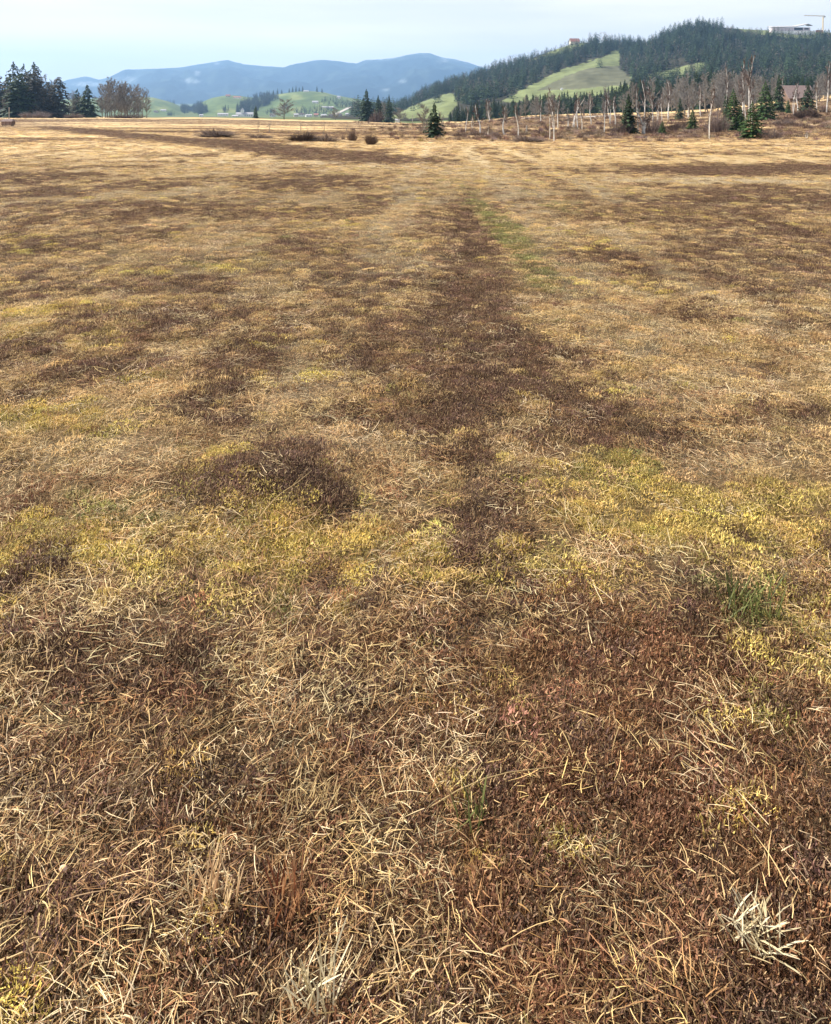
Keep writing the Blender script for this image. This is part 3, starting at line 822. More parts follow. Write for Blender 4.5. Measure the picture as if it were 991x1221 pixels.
# birches, left to right
for (u, b, t, w, me, lab) in [
    (555.5, 158, 126, 6, 0, 'pale thick birch stem, leftmost birch right of the lone spruce'), (563.5, 155, 136, 6, 1, 'short pale birch, second birch right of the lone spruce'),
    (572.5, 161, 124, 16, 2, 'slim birch with a brown twig crown, third birch right of the lone spruce'), (582, 163, 146, 5, 3, 'very short birch stem below the twiggy third birch'),
    (584, 146, 117, 12, 0, 'distant birch in front of the dark spruce band, left end'), (601, 161, 127, 16, 1, 'twiggy birch in the gap left of the brash heap'),
    (618, 163, 124, 9, 2, 'slim pale birch directly above the brash heap'), (645, 145, 118, 6, 3, 'distant pale birch stem left of the tall birch pair'),
    (655.5, 167, 104, 7, 0, 'tall white birch, left stem of the tall pair right of the brash heap'), (660.5, 169, 107, 7, 1, 'tall white birch, right stem of the tall pair right of the brash heap'),
    (665, 153, 113, 7, 2, 'slim birch just behind the tall birch pair'), (677.5, 152, 128, 6, 3, 'short pale birch right of the tall pair'),
    (684, 152, 115, 9, 1, 'twiggy slim birch left of the stout middle birch'), (689, 154, 110, 9, 0, 'stout pale birch halfway between the tall pair and the spruce'),
    (694, 155, 124, 6, 2, 'thin birch right of the stout middle birch'), (720.5, 160, 112, 10, 3, 'tall thin birch standing left of the purplish shrub'),
    (727, 148, 109, 9, 1, 'distant thin birch left of the spruce by the white birch'), (733.5, 149, 114, 9, 2, 'second distant thin birch left of the spruce by the white birch'),
    (705, 148, 112, 9, 0, 'distant grey birch between the stout middle birch and the tall thin one'),
    (761, 160, 98, 10, 0, 'tall white birch touching the right side of the dark spruce'), (769, 146, 94, 12, 3, 'distant tall birch behind the many limbed white birch'),
    (779, 146, 101, 12, 2, 'distant birch with brown twigs right of the many limbed white birch'), (784, 145, 116, 5, 1, 'short distant birch stem above the tall purplish shrub'),
    (797, 143, 96, 13, 0, 'distant birch with wide brown crown above the small spruce'), (789, 144, 110, 6, 2, 'thin distant birch left of the one with wide brown crown'),
    (821, 141, 112, 6, 3, 'short distant birch left of the second small spruce'), (835.5, 139, 101, 10, 1, 'distant birch with brown crown above the second small spruce'),
    (846, 165.5, 100, 12, 2, 'single slender birch with white lower stem left of the bright young spruce'), (865, 154, 78, 8, 0, 'tall slender birch standing against the bright young spruce'),
    (885, 143, 70, 14, 1, 'tall distant birch left of the leaning white birches'), (893, 150, 64, 14, 3, 'tallest white birch, slightly leaning, behind the nearest young spruce'),
    (897, 147, 84, 10, 2, 'white birch right of the tallest leaning birch'), (889, 149, 92, 8, 0, 'shorter white birch left of the tallest leaning birch'),
    (933, 131, 90, 6, 3, 'thin birch left of the barn'), (946.5, 138, 100, 6, 1, 'left one of two pale birches before the barn roof'), (951, 137, 98, 8, 2, 'right one of two pale birches before the barn roof'),
    (986, 134, 72, 12, 0, 'tall birch at the right picture edge'), (974, 132, 96, 10, 3, 'grey slim birch right of the barn')]:
    put_bare(u, b, t, w, (BIR if w > 9 else BIR_THIN)[me], lab, name='birch_tree')
put_bare(767, 160, 124, 18, BIR_MULTI[0], 'many limbed white birch right of the dark spruce', name='birch_tree')

# spruces on the right
for (u, b, t, w, me, lab) in [
    (749.5, 160, 112, 21, SPR[1], 'dark green spruce beside the white birches in the right middle'), (790, 161, 144, 12, SPR_Y[1], 'smallest young spruce, left of two below the far birches'),
    (826, 156, 131, 15, SPR_Y[2], 'small young spruce, right of two below the far birches'), (811, 143, 116, 13, SPR[2], 'dark rounded spruce above the brown shrub'),
    (874.5, 156, 106, 24, SPR_Y[0], 'bright green tall young spruce'), (883, 156, 126, 15, SPR_Y[2], 'smaller spruce tucked between the two bright young spruces'), (866, 155, 112, 11, SPR_RAG[1], 'thin dark spruce at the left side of the bright tall young spruce'),
    (897, 166, 121, 30, SPR_Y[1], 'nearest dense young spruce with low spreading branches'), (913, 143, 97, 25, SPR_Y[0], 'broad olive spruce left of the barn'),
    (929, 134, 89, 16, SPR[0], 'dark blue green spruce right beside the barn'), (963.5, 140, 96, 24, SPR[2], 'dark spruce standing in front of the right end of the barn'),
    (940, 135, 119, 8, SPR_Y[2], 'little spruce at the foot of the barn bank')]:
    put_spruce(u, b, t, w, me, lab)

# dark band of spruces at the foot of the wooded hill
rb = random.Random(77)
TOPU = [535, 545, 560, 575, 600, 640, 680, 715, 735, 760, 800, 830, 860, 890, 920, 960, 1000]
TOPV = [134, 122, 123, 119, 117, 112, 109, 108, 98, 94, 94, 86, 82, 84, 90, 88, 86]
for i in range(210):
    u = 536 + 480 * (i + rb.uniform(-.6, .6)) / 210
    d = rb.uniform(360, 440)
    x = (u - U0) / FPX * d; z = tz(x, d) - .1
    top = np.interp(u, TOPU, TOPV) + rb.uniform(-1.5, 8)
    h = max(5.0, px_h(row_of(d, z) - top, d))
    conifer('spruce_tree', (x, d, z), h, min(h * rb.uniform(.42, .58), 8.0), rb.choice(SPR), 'dark spruce in the band of trees along the foot of the wooded hill', 'spruces along the foot of the wooded hill')
for i in range(130):
    u = rb.choice([rb.uniform(560, 780), rb.uniform(790, 928), rb.uniform(850, 928), rb.uniform(968, 1010), rb.uniform(790, 1010)])
    if 928 < u < 968: u += 44
    d = rb.uniform(215, 380)
    x = (u - U0) / FPX * d; z = tz(x, d) - .1
    top = np.interp(u, TOPU, TOPV) + rb.uniform(-2, 18)
    h = max(5.0, px_h(row_of(d, z) - top, d))
    leafless('bare_tree', (x, d, z), h, h * rb.uniform(.8, 1.1), rb.choice(BARE), 'bare brown tree among the spruces at the foot of the wooded hill', 'bare trees along the foot of the wooded hill')

# ------------------------------------------------------------------ instancing of countless plants
LIB = []
def scatter(name, meshes, pos, rot, scl, vi, col, label=None, cat=None):
    """one object: points on the ground, each carrying one of the plant meshes"""
    lib = bpy.data.collections.new(name + ' plants')
    for i, me in enumerate(meshes):
        o = bpy.data.objects.new('%s plant %02d' % (name, i), me); lib.objects.link(o)
    me = bpy.data.meshes.new(name)
    n = len(pos)
    me.vertices.add(n); me.vertices.foreach_set('co', np.asarray(pos, np.float32).ravel())
    for nm, ty, key, arr in (('rot', 'FLOAT_VECTOR', 'vector', rot), ('scl', 'FLOAT_VECTOR', 'vector', scl), ('vi', 'INT', 'value', vi)):
        a = me.attributes.new(nm, ty, 'POINT'); a.data.foreach_set(key, np.asarray(arr, np.int32 if ty == 'INT' else np.float32).ravel())
    a = me.attributes.new('col', 'FLOAT_COLOR', 'POINT')
    a.data.foreach_set('color', np.concatenate([col, np.ones((n, 1))], 1).astype(np.float32).ravel())
    o = link(name, me)
    g = bpy.data.node_groups.new(name + ' scatter', 'GeometryNodeTree')
    g.interface.new_socket('Geometry', in_out='INPUT', socket_type='NodeSocketGeometry')
    g.interface.new_socket('Geometry', in_out='OUTPUT', socket_type='NodeSocketGeometry')
    N, L = g.nodes, g.links
    gi, go = N.new('NodeGroupInput'), N.new('NodeGroupOutput')
    ip = N.new('GeometryNodeInstanceOnPoints'); ci = N.new('GeometryNodeCollectionInfo')
    ci.inputs['Collection'].default_value = lib
    ci.inputs['Separate Children'].default_value = True; ci.inputs['Reset Children'].default_value = True
    ip.inputs['Pick Instance'].default_value = True
    def named(nm, ty):
        q = N.new('GeometryNodeInputNamedAttribute'); q.data_type = ty; q.inputs['Name'].default_value = nm
        return q.outputs['Attribute']
    L.new(gi.outputs[0], ip.inputs['Points']); L.new(ci.outputs[0], ip.inputs['Instance'])
    L.new(named('vi', 'INT'), ip.inputs['Instance Index'])
    e2r = N.new('FunctionNodeEulerToRotation')
    L.new(named('rot', 'FLOAT_VECTOR'), e2r.inputs[0]); L.new(e2r.outputs[0], ip.inputs['Rotation'])
    L.new(named('scl', 'FLOAT_VECTOR'), ip.inputs['Scale'])
    L.new(ip.outputs[0], go.inputs[0])
    md = o.modifiers.new('scatter', 'NODES'); md.node_group = g
    tag(o, label, cat, None, 'stuff')
    return o

# forest on the hill
M_fneedle = mat_blade('forest needles', 0.0, 0.0)
FSPR = [spruce_mesh(100 + i, 11, 8, (.8, .6, .5)[i], .28, .05, M_fneedle) for i in range(3)]
FBARE = [bare_meshes(110 + i, M_fneedle, M_fneedle, 12, .012, .02, .42, .2, 5, 4, .006)[1] for i in range(2)]
def hill_forest():
    n = 60000
    u = rng.uniform(420, 1300, n); d = D0 + (D1 + 60 - D0) * rng.random(n) ** 0.8
    z = z_hill(u, d); v = V0 + FPX * (CAM_H - z) / d
    x = (u - U0) / FPX * d
    ok = ~in_clear(u, v) | (rng.random(n) < .012)
    ok &= ~((u > 862) & (u < 1030) & (d > 1150))
    dens = np.clip(d / 1200 * (0.25 + .75 * fbm(u / 26, d / 60, 19, 3) * 1.6), 0.0, 1)
    ok &= rng.random(n) < dens * 0.19 * np.where(d > 1100, 1.4, 1.0)
    ok &= ~((d < 650) & (u < 770))
    u, d, x, z = u[ok], d[ok], x[ok], z[ok]
    m = len(u)
    bare = rng.random(m) < np.clip(0.02 + 0.9 * sstep(.52, .75, fbm(u / 30, d / 50, 29, 3)), 0, .6)
    h = rng.uniform(8, 17.5, m) * (0.75 + .5 * fbm(u / 20, d / 40, 39, 2))
    h = np.where((u > 775) & (u < 870) & (d > 1000), h * 1.12, h)
    w = h * rng.uniform(.5, .85, m)
    vi = np.where(bare, 3 + rng.integers(0, 2, m), rng.integers(0, 3, m))
    w = np.where(bare, h * rng.uniform(.7, 1.0, m), w)
    col = np.where(bare[:, None], np.array([.17, .145, .12]), np.array([.036, .058, .028])) * rng.uniform(.5, 1.5, m)[:, None] * (.6 + .8 * fbm(u / 9.0, d / 30, 49, 3))[:, None]
    print('hill forest', m)
    scatter('hill_forest', FSPR + FBARE, np.stack([x, d, z - .4], -1), np.stack([0 * x, 0 * x, rng.uniform(0, 6.28, m)], -1), np.stack([w, w, h], -1), vi, col,
            'dark spruce forest mottled with bare trees covering the right hill', 'forest')
hill_forest()

def copse(name, spots, label, hh=(9, 16), per=30, bare=.3, gz='green', col0=(.028, .042, .030)):
    P, Sx, V, C = [], [], [], []
    for (u, v, ru, rv, n) in spots:
        for k in range(n):
            a, q = rng.uniform(0, 6.28), math.sqrt(rng.random())
            uu, vv = u + ru * q * math.cos(a), v + rv * q * math.sin(a)
            x, d, z = green_at(uu, vv)
            h = rng.uniform(*hh); b = rng.random() < bare
            P.append((x, d, z - .3)); w = h * (rng.uniform(.7, 1.0) if b else rng.uniform(.35, .5)); Sx.append((w, w, h)); V.append(3 + int(rng.integers(2)) if b else int(rng.integers(3)))
            C.append(np.array((.06, .055, .05) if b else col0) * rng.uniform(.6, 1.4))
    n = len(P)
    scatter(name, FSPR + FBARE, P, [(0, 0, t) for t in rng.uniform(0, 6.28, n)], Sx, V, np.array(C), label, 'trees')
copse('knoll_wood', [(298, 128, 12, 8, 150), (312, 121, 10, 7, 150), (322, 117, 10, 4, 90), (290, 133, 8, 4, 60)], 'dark wooded knoll in front of the green hill behind the church', (10, 20), bare=.15)
copse('valley_wood', [(224, 131, 9, 5, 110), (238, 132, 9, 5, 120), (231, 129, 12, 5, 100)], 'dark rounded wood at the gap between the two green slopes', (10, 18), bare=.15)
copse('hedgerow_trees', [(205, 121, 6, 2, 10), (268, 133, 5, 3, 30), (322, 135, 8, 2, 30), (204, 138, 6, 1, 12), (360, 134, 10, 3, 30), (384, 132, 14, 3, 50), (412, 126, 12, 4, 60), (424, 130, 8, 4, 50), (395, 122, 12, 3, 40), (372, 136, 20, 1, 30), (340, 128, 6, 2, 20)],
      'scattered dark trees and hedges among the village houses', (6, 13), bare=.4)
for k, (u, v) in enumerate([(345, 110), (349, 109.5), (353, 109.3), (357, 109), (361, 109), (378, 109.5), (384, 110.5), (326, 113), (331, 112.5), (336, 111.5)]):
    x, d, z = green_at(u, v)
    conifer('spruce_tree', (x, d, z - .3), 13 + 3 * (k % 3), 8, SPR[k % 3], 'tiny dark tree on the skyline of the green hill', 'trees on the skyline of the green hill')

# ------------------------------------------------------------------ buildings
M_white = mat_plain('white render', (0.78, 0.77, 0.74)); M_cream = mat_plain('cream render', (0.62, 0.55, 0.44)); M_brownw = mat_noise('weathered brown boards', (0.09, 0.06, 0.045), (0.20, 0.14, 0.11), 4, stretch=(6, 6, .4))
M_redroof = mat_noise('red tiles', (0.25, 0.11, 0.085), (0.40, 0.20, 0.16), 5); M_darkroof = mat_noise('dark roof', (0.06, 0.05, 0.05), (0.12, 0.10, 0.10), 4); M_greyroof = mat_noise('grey roof', (0.30, 0.29, 0.30), (0.48, 0.47, 0.48), 3)
M_mauve = mat_noise('faded mauve roof tiles', (0.20, 0.145, 0.13), (0.33, 0.25, 0.225), 3, stretch=(1, 3, 1)); M_win = mat_plain('dark window', (0.03, 0.035, 0.045), .2)
M_yellow = mat_plain('pale yellow steel', (0.72, 0.58, 0.36)); M_pinkw = mat_plain('mauve white cladding', (0.60, 0.53, 0.56))
M_post = mat_noise('grey wood', (0.28, 0.25, 0.21), (0.50, 0.46, 0.40), 12)

def house(name, loc, w, l, h, roof_h, mats, label, rz=0.0, group=None, cat='house', eave=.5, wins=True):
    t = empty(name, loc, (1, 1, 1), rz)
    b = MB(); b.box(-w / 2, w / 2, -l / 2, l / 2, -1.0, h)
    b.add([(-w / 2, -l / 2, h), (-w / 2, l / 2, h), (-w / 2, 0, h + roof_h - .02)], [(0, 2, 1)])
    b.add([(w / 2, -l / 2, h), (w / 2, l / 2, h), (w / 2, 0, h + roof_h - .02)], [(0, 1, 2)])
    link('wall', b.mesh('wall', mats[0]), t)
    W, Lh = w / 2 + eave, l / 2 + eave; k = roof_h / (l / 2); e0 = h - eave * k
    r = MB(); th = .18
    for s in (-1, 1):
        r.add([(-W, s * Lh, e0), (W, s * Lh, e0), (W, 0, h + roof_h), (-W, 0, h + roof_h), (-W, s * Lh, e0 + th), (W, s * Lh, e0 + th), (W, 0, h + roof_h + th), (-W, 0, h + roof_h + th)],
              [(0, 1, 2, 3), (4, 7, 6, 5), (0, 4, 5, 1), (1, 5, 6, 2), (2, 6, 7, 3), (3, 7, 4, 0)])
    link('roof', r.mesh('roof', mats[1]), t)
    if wins:
        n = max(2, int(w / 3.2))
        wm = MB(); wm.box(-.5, .5, -.03, .03, 0, 1.2); wme = wm.mesh('window', M_win)
        for i in range(n):
            o = link('window', wme, t); o.location = (-w / 2 + w * (i + .5) / n, -l / 2 - .02, h * .45)
    tag(t, label, cat, group)
    return t

# barn on the right rise
loc, d, br = place(949.5, 119.5, 262)
barn_w = px_h(28, d); barn_h = px_h(7, d); barn_r = px_h(12, d)
house('barn', (loc[0], loc[1], loc[2] - .2), barn_w, barn_w * .85, barn_h, barn_r, (M_brownw, M_mauve), 'dark wooden barn with a big faded mauve roof between the trees on the right rise', .05, cat='barn', wins=False, eave=.9)

# little board hut in the left field
loc, d, br = place(10, 150.5)
k = 15 / FPX * d
t = empty('field_hut', loc)
plank_m = []
for i in range(3):
    b = MB(); b.box(-.5, .5, -.03, .03, 0, 1, .5); plank_m.append(b.mesh('plank', mat_noise('hut board %d' % i, [(.16, .10, .085), (.24, .16, .14), (.20, .135, .115)][i], [(.26, .18, .15), (.36, .26, .23), (.30, .21, .185)][i], 6, stretch=(8, 8, .5))))
b = MB(); b.box(-.40 * k, .40 * k, -.3 * k, .3 * k, .12 * k, .46 * k); link('wall', b.mesh('wall', M_brownw), t)
for i in range(8):
    p = link('plank', plank_m[(i * 2) % 3], t); p.location = (-.40 * k + .8 * k * (i + .5) / 8, -.3 * k - .04, .14 * k); p.scale = (.8 * k / 8 * .9, 1, .32 * k)
b = MB(); 
b.add([(-.5 * k, -.42 * k, .40 * k), (.5 * k, -.42 * k, .40 * k), (.5 * k, .42 * k, .40 * k), (-.5 * k, .42 * k, .40 * k), (-.36 * k, 0, .60 * k), (.36 * k, 0, .60 * k), ],
      [(0, 1, 5, 4), (2, 3, 4, 5), (1, 2, 5), (3, 0, 4), (0, 3, 2, 1)])
link('roof', b.mesh('roof', mat_noise('hut roof', (.16, .115, .10), (.27, .20, .18), 5)), t)
for sx in (-.34, .34):
    b = MB(); b.box(sx * k - .05, sx * k + .05, -.2 * k, .2 * k, -.05, .13 * k); link('skid', b.mesh('skid', M_brownw), t)
tag(t, 'small brown wooden hut alone in the field at the left picture edge', 'hut')
def post(u, base, top, label, r=.05):
    loc, d, br = place(u, base)
    b = MB(); h = px_h(br - top, d); b.tube([(0, 0, -.2), (0, 0, h * .5), (0.01, 0, h)], [r, r, r * .9], 6)
    b.tube([(0, 0, h), (0, 0, h + r * .6)], [r * 1.15, r * .3], 6)
    o = link('wooden_post', b.mesh('post', M_post)); o.location = loc; return tag(o, label, 'post')
post(10.8, 144, 128, 'thin pale wooden post behind the small hut', .12)
post(465, 143.5, 138.5, 'small grey post left of the tiny white hut in the middle', .25)
post(492, 146, 137, 'pale post on the meadow right of the tiny white hut', .18)
post(628, 158, 150, 'short pale post near the brash heap', .10)
loc, d, br = place(474, 144.2)
house('white_hut', loc, 2.2, 1.8, 1.2, .5, (M_white, M_greyroof), 'tiny white hut right of the three middle spruces', 0, cat='hut', wins=False, eave=.15)

# church and village
def vpos(u, base, d):
    return ((u - U0) / FPX * d, d, zrow(base, d))
t = empty('church', vpos(290, 139.5, 1200)); s = 1200 / FPX
b = MB(); b.box(-8 * s, 12 * s, -4, 4, -3, 3.4 * s); b.add([(-8 * s, -4, 3.4 * s), (-8 * s, 4, 3.4 * s), (-8 * s, 0, 5.6 * s), (12 * s, -4, 3.4 * s), (12 * s, 4, 3.4 * s), (12 * s, 0, 5.6 * s)], [(0, 2, 1), (3, 4, 5)]); link('wall', b.mesh('wall', M_white), t)
b = MB(); b.add([(-8.4 * s, -4.6, 3.2 * s), (12.4 * s, -4.6, 3.2 * s), (12.4 * s, 0, 5.8 * s), (-8.4 * s, 0, 5.8 * s), (-8.4 * s, 4.6, 3.2 * s), (12.4 * s, 4.6, 3.2 * s)], [(0, 1, 2, 3), (3, 2, 5, 4)]); link('roof', b.mesh('roof', M_greyroof), t)
b = MB(); b.box(-2.6 * s, .8 * s, -2.2, 2.2, 0, 8.2 * s); link('tower', b.mesh('tower', M_white), t)
b = MB(); b.add([(-2.9 * s, -2.5, 8.2 * s), (1.1 * s, -2.5, 8.2 * s), (1.1 * s, 2.5, 8.2 * s), (-2.9 * s, 2.5, 8.2 * s), (-.9 * s, 0, 11 * s)], [(0, 1, 4), (1, 2, 4), (2, 3, 4), (3, 0, 4)]); link('spire', b.mesh('spire', M_greyroof), t)
wm = MB(); wm.box(-.5, .5, -.05, .05, 0, 2.2); wme = wm.mesh('window', M_win)
for i in range(4):
    o = link('window', wme, t); o.location = (3 * s + i * 2.6 * s, -4.03, 1.0 * s)
tag(t, 'white church with a stubby tower in the valley', 'church')
VIL = [(266, 137.5, 1200, 12, 2.4, M_white, M_greyroof, 'long low white building left of the church'), (281, 139.5, 1150, 7, 2.2, M_white, M_greyroof, 'small white annexe at the left foot of the church'),
       (325, 138.5, 1100, 5, 2.8, M_white, M_darkroof, 'little white house with a dark roof right of the tiny spruce'), (353, 138.5, 1150, 5, 3, M_cream, M_greyroof, 'cream house, leftmost of the village row'),
       (360, 138, 1180, 6, 3, M_white, M_darkroof, 'white house with a dark roof, second in the village row'), (368, 138.8, 1150, 7, 2.4, M_white, M_greyroof, 'white low house, third in the village row'),
       (377, 138.5, 1190, 5, 3, M_cream, M_redroof, 'cream house with a red roof in the village row'), (386, 138.8, 1150, 6, 2.5, M_white, M_greyroof, 'white house right of the red roofed village house'),
       (395, 138.8, 1120, 6, 2.4, M_pinkw, M_darkroof, 'pinkish house near the right end of the village row'), (405, 138.6, 1150, 5, 2.6, M_cream, M_darkroof, 'cream house at the right end of the village row'),
       (240, 138.5, 1250, 4, 2, M_white, M_greyroof, 'tiny white house below the dark rounded wood'), (415, 137, 1200, 5, 2, M_white, M_greyroof, 'white shed beside the climbing road')]
for u, b_, d, w, h, wm_, rm, lab in VIL:
    s = d / FPX
    house('village_house', vpos(u, b_, d), w * s, 7, h * s * .6, h * s * .5, (wm_, rm), lab, rb.uniform(-.3, .3))
FARM = [(376, 123, 7, 2.6, M_white, M_greyroof, 'white farmhouse halfway up the green hill'), (391, 129, 14, 2, M_pinkw, M_greyroof, 'long grey roofed farm building below the hill farmhouse'), (404, 117.5, 4, 3, M_white, M_greyroof, 'small white house high on the right of the green hill'),
        (365, 109.5, 6, 1.6, M_white, M_greyroof, 'low white building on the crest of the green hill'), (425, 125, 4, 4, M_cream, M_greyroof, 'pale tall house at the top of the climbing road'), (272, 115.5, 5, 2.6, M_cream, M_redroof, 'red roofed farmhouse on the left green slope'),
        (283, 117, 9, 2, M_white, M_redroof, 'long white farm building right of the red roofed farmhouse'), (195, 132.5, 6, 2, M_white, M_greyroof, 'white farmhouse on the leftmost green slope'), (186, 134, 4, 2, M_cream, M_darkroof, 'small cream shed left of the white farmhouse on the leftmost slope')]
for u, v, w, h, wm_, rm, lab in FARM:
    x, d, z = green_at(u, v); s = d / FPX
    house('farmhouse', (x, d, z), w * s, 8, h * s * .55, h * s * .55, (wm_, rm), lab, rb.uniform(-.25, .25))
# road climbing to the right of the village
def road(name, pts, w, mat):
    b = MB()
    P = [Vector(p) for p in pts]
    vs = []; fs = []
    for i, p in enumerate(P):
        dr = (P[min(i + 1, len(P) - 1)] - P[max(i - 1, 0)]); sd = Vector((-dr.y, dr.x, 0)).normalized() * w / 2
        vs += [tuple(p - sd), tuple(p + sd)]
    for i in range(len(P) - 1): fs.append((2 * i, 2 * i + 1, 2 * i + 3, 2 * i + 2))
    b.add(vs, fs)
    o = link(name, b.mesh(name, mat)); return tag(o, kind='structure')
M_road = mat_plain('pale gravel', (0.42, 0.38, 0.33), .95, .2, .6)
pts = []
for u, v in [(399, 136.5), (405, 134), (411, 131), (416, 128.5), (421, 126)]:
    x, d, z = green_at(u, v); pts.append((x, d, z + .5))
road('hill_road', pts, 9, M_road)
pts = []
for i in range(25):
    u = 628 + 130 * i / 24; d = 232 + 6 * math.sin(i * .4)
    x, y, z = at(u, d); pts.append((x, y, z + .12))
road('gravel_track', pts, 4.5, M_road)

# red roofed house on the hill, small hut, long building, crane
x, d, z = hill_at(685, 52); s = d / FPX
house('hill_house', (x, d, z), 11 * s, 9, 2.6 * s, 3.6 * s, (M_cream, M_redroof), 'red roofed house on the bare crest of the right hill', .1)
x, d, z = hill_at(670, 107.5); s = d / FPX
house('pasture_hut', (x, d, z), 2.2 * s, 2, 1.8 * s, .8 * s, (M_white, M_greyroof), 'tiny white hut at the lower edge of the triangular pasture', 0, cat='hut', wins=False, eave=.2)
def plateau(u, v, d=1225):
    return ((u - U0) / FPX * d, d, zrow(v, d))
s = 1225 / FPX
t = empty('long_building', plateau(942, 40))
b = MB(); b.box(-23 * s, 22 * s, -6, 6, -8, 7.0 * s); link('wall', b.mesh('wall', M_pinkw), t)
b = MB(); b.add([(-24 * s, -8, 6.6 * s), (4 * s, -8, 7.2 * s), (19 * s, -8, 10.5 * s), (24 * s, -8, 8.5 * s), (-24 * s, 8, 8.6 * s), (4 * s, 8, 9 * s), (19 * s, 8, 11.5 * s), (24 * s, 8, 9.5 * s),
                 (-24 * s, -8, 7.4 * s), (4 * s, -8, 8 * s), (19 * s, -8, 11.3 * s), (24 * s, -8, 9.3 * s), (-24 * s, 8, 9.4 * s), (4 * s, 8, 9.8 * s), (19 * s, 8, 12.3 * s), (24 * s, 8, 10.3 * s)],
      [(8, 9, 13, 12), (9, 10, 14, 13), (10, 11, 15, 14), (0, 1, 9, 8), (1, 2, 10, 9), (2, 3, 11, 10), (0, 4, 5, 1), (1, 5, 6, 2), (2, 6, 7, 3), (0, 8, 12, 4), (3, 7, 15, 11)]); link('roof', b.mesh('roof', M_greyroof), t)
b = MB(); b.box(3 * s, 13 * s, -6.4, -5.9, 3.6 * s, 6.8 * s); link('window', b.mesh('window', M_win), t)
b = MB(); b.box(15 * s, 20 * s, -6.4, -5.9, 4.4 * s, 6.2 * s); link('window', b.mesh('window', M_win), t)
b = MB(); b.box(-24 * s, 26 * s, -10, -6.5, -2, 2.6 * s); link('plinth', b.mesh('plinth', M_white), t)
tag(t, 'long mauve and white building with a kinked roof on the top of the right hill', 'building')
t = empty('lower_block', plateau(951, 45, 1205))
b = MB(); b.box(-13 * s, 15 * s, -4, 4, -6, 4 * s); link('wall', b.mesh('wall', M_white), t)
wb = MB(); wb.box(-1.2 * s, 1.2 * s, -.1, .1, 0, 1.6 * s); wme = wb.mesh('window', M_win)
for i in range(5):
    o = link('window', wme, t); o.location = (-10 * s + i * 5 * s, -4.06, 1.4 * s)
b = MB(); b.box(-13.5 * s, 15.5 * s, -4.6, 4.6, 4 * s + .02, 4.5 * s); link('roof', b.mesh('roof', M_greyroof), t)
tag(t, 'low white block with dark windows below the long hilltop building', 'building')
t = empty('tower_crane', plateau(981, 38, 1240)); s = 1240 / FPX
def lattice(p0, p1, w, n, th):
    b = MB(); p0, p1 = Vector(p0), Vector(p1); ax = (p1 - p0); up = Vector((0, 1, 0)); sd = ax.normalized().cross(up).normalized()
    cs = [sd * w + up * w, -sd * w + up * w, -sd * w - up * w, sd * w - up * w]
    for c in cs: b.tube([p0 + c, p1 + c], [th, th], 4)
    for i in range(n):
        a, e = p0 + ax * (i / n), p0 + ax * ((i + 1) / n)
        for k in range(4): b.tube([a + cs[k], e + cs[(k + 1) % 4]], [th * .7, th * .7], 3)
    return b
link('mast', lattice((0, 0, -6), (0.6 * s, 0, 19 * s), .7, 14, .22).mesh('mast', M_yellow), t)
link('jib', lattice((2.5 * s, 0, 19 * s), (-22 * s, 0, 19.6 * s), .55, 18, .2).mesh('jib', M_yellow), t)
b = MB(); b.box(1.5 * s, 3.2 * s, -1, 1, 17.4 * s, 18.8 * s); link('counterweight', b.mesh('counterweight', M_greyroof), t)
b = MB(); b.box(-.9, .9, -1.6, -.8, 17.6 * s, 18.6 * s); link('cab', b.mesh('cab', M_white), t)
tag(t, 'pale yellow tower crane on the right hilltop', 'crane')
t = empty('site_container', plateau(977, 38.5, 1215)); b = MB(); b.box(-5, 5, -1.3, 1.3, 0, 3.4); link('body', b.mesh('body', mat_plain('faded red steel', (.48, .22, .17))), t)
b = MB(); b.box(-2.2, -.2, -1.36, -1.31, .4, 2.9); b.box(.2, 2.2, -1.36, -1.31, .4, 2.9); link('door', b.mesh('door', mat_plain('dull orange steel', (.50, .28, .18))), t)
tag(t, 'faded red container at the foot of the crane', 'container')
for k, (u, v, h, w) in enumerate([(868, 36, 8, 7), (873, 35.5, 9, 8), (966, 44, 12, 8), (974, 46, 14, 9), (978, 44, 11, 8), (930, 46, 10, 7), (937, 47, 11, 7)]):
    lab = ['small bare tree on the hilltop left of the long building', 'bare tree just right of the small one on the hilltop', 'dark spruce below the crane, left', 'dark spruce below the crane, middle', 'dark spruce below the crane, right', 'small spruce below the long building, left of two', 'small spruce below the long building, right of two'][k]
    loc = plateau(u, v + 1, 1195)
    if k < 2: leafless('bare_tree', loc, h, h, BARE_W[k], lab)
    else: conifer('spruce_tree', loc, h, w * .6, SPR[k % 3], lab)

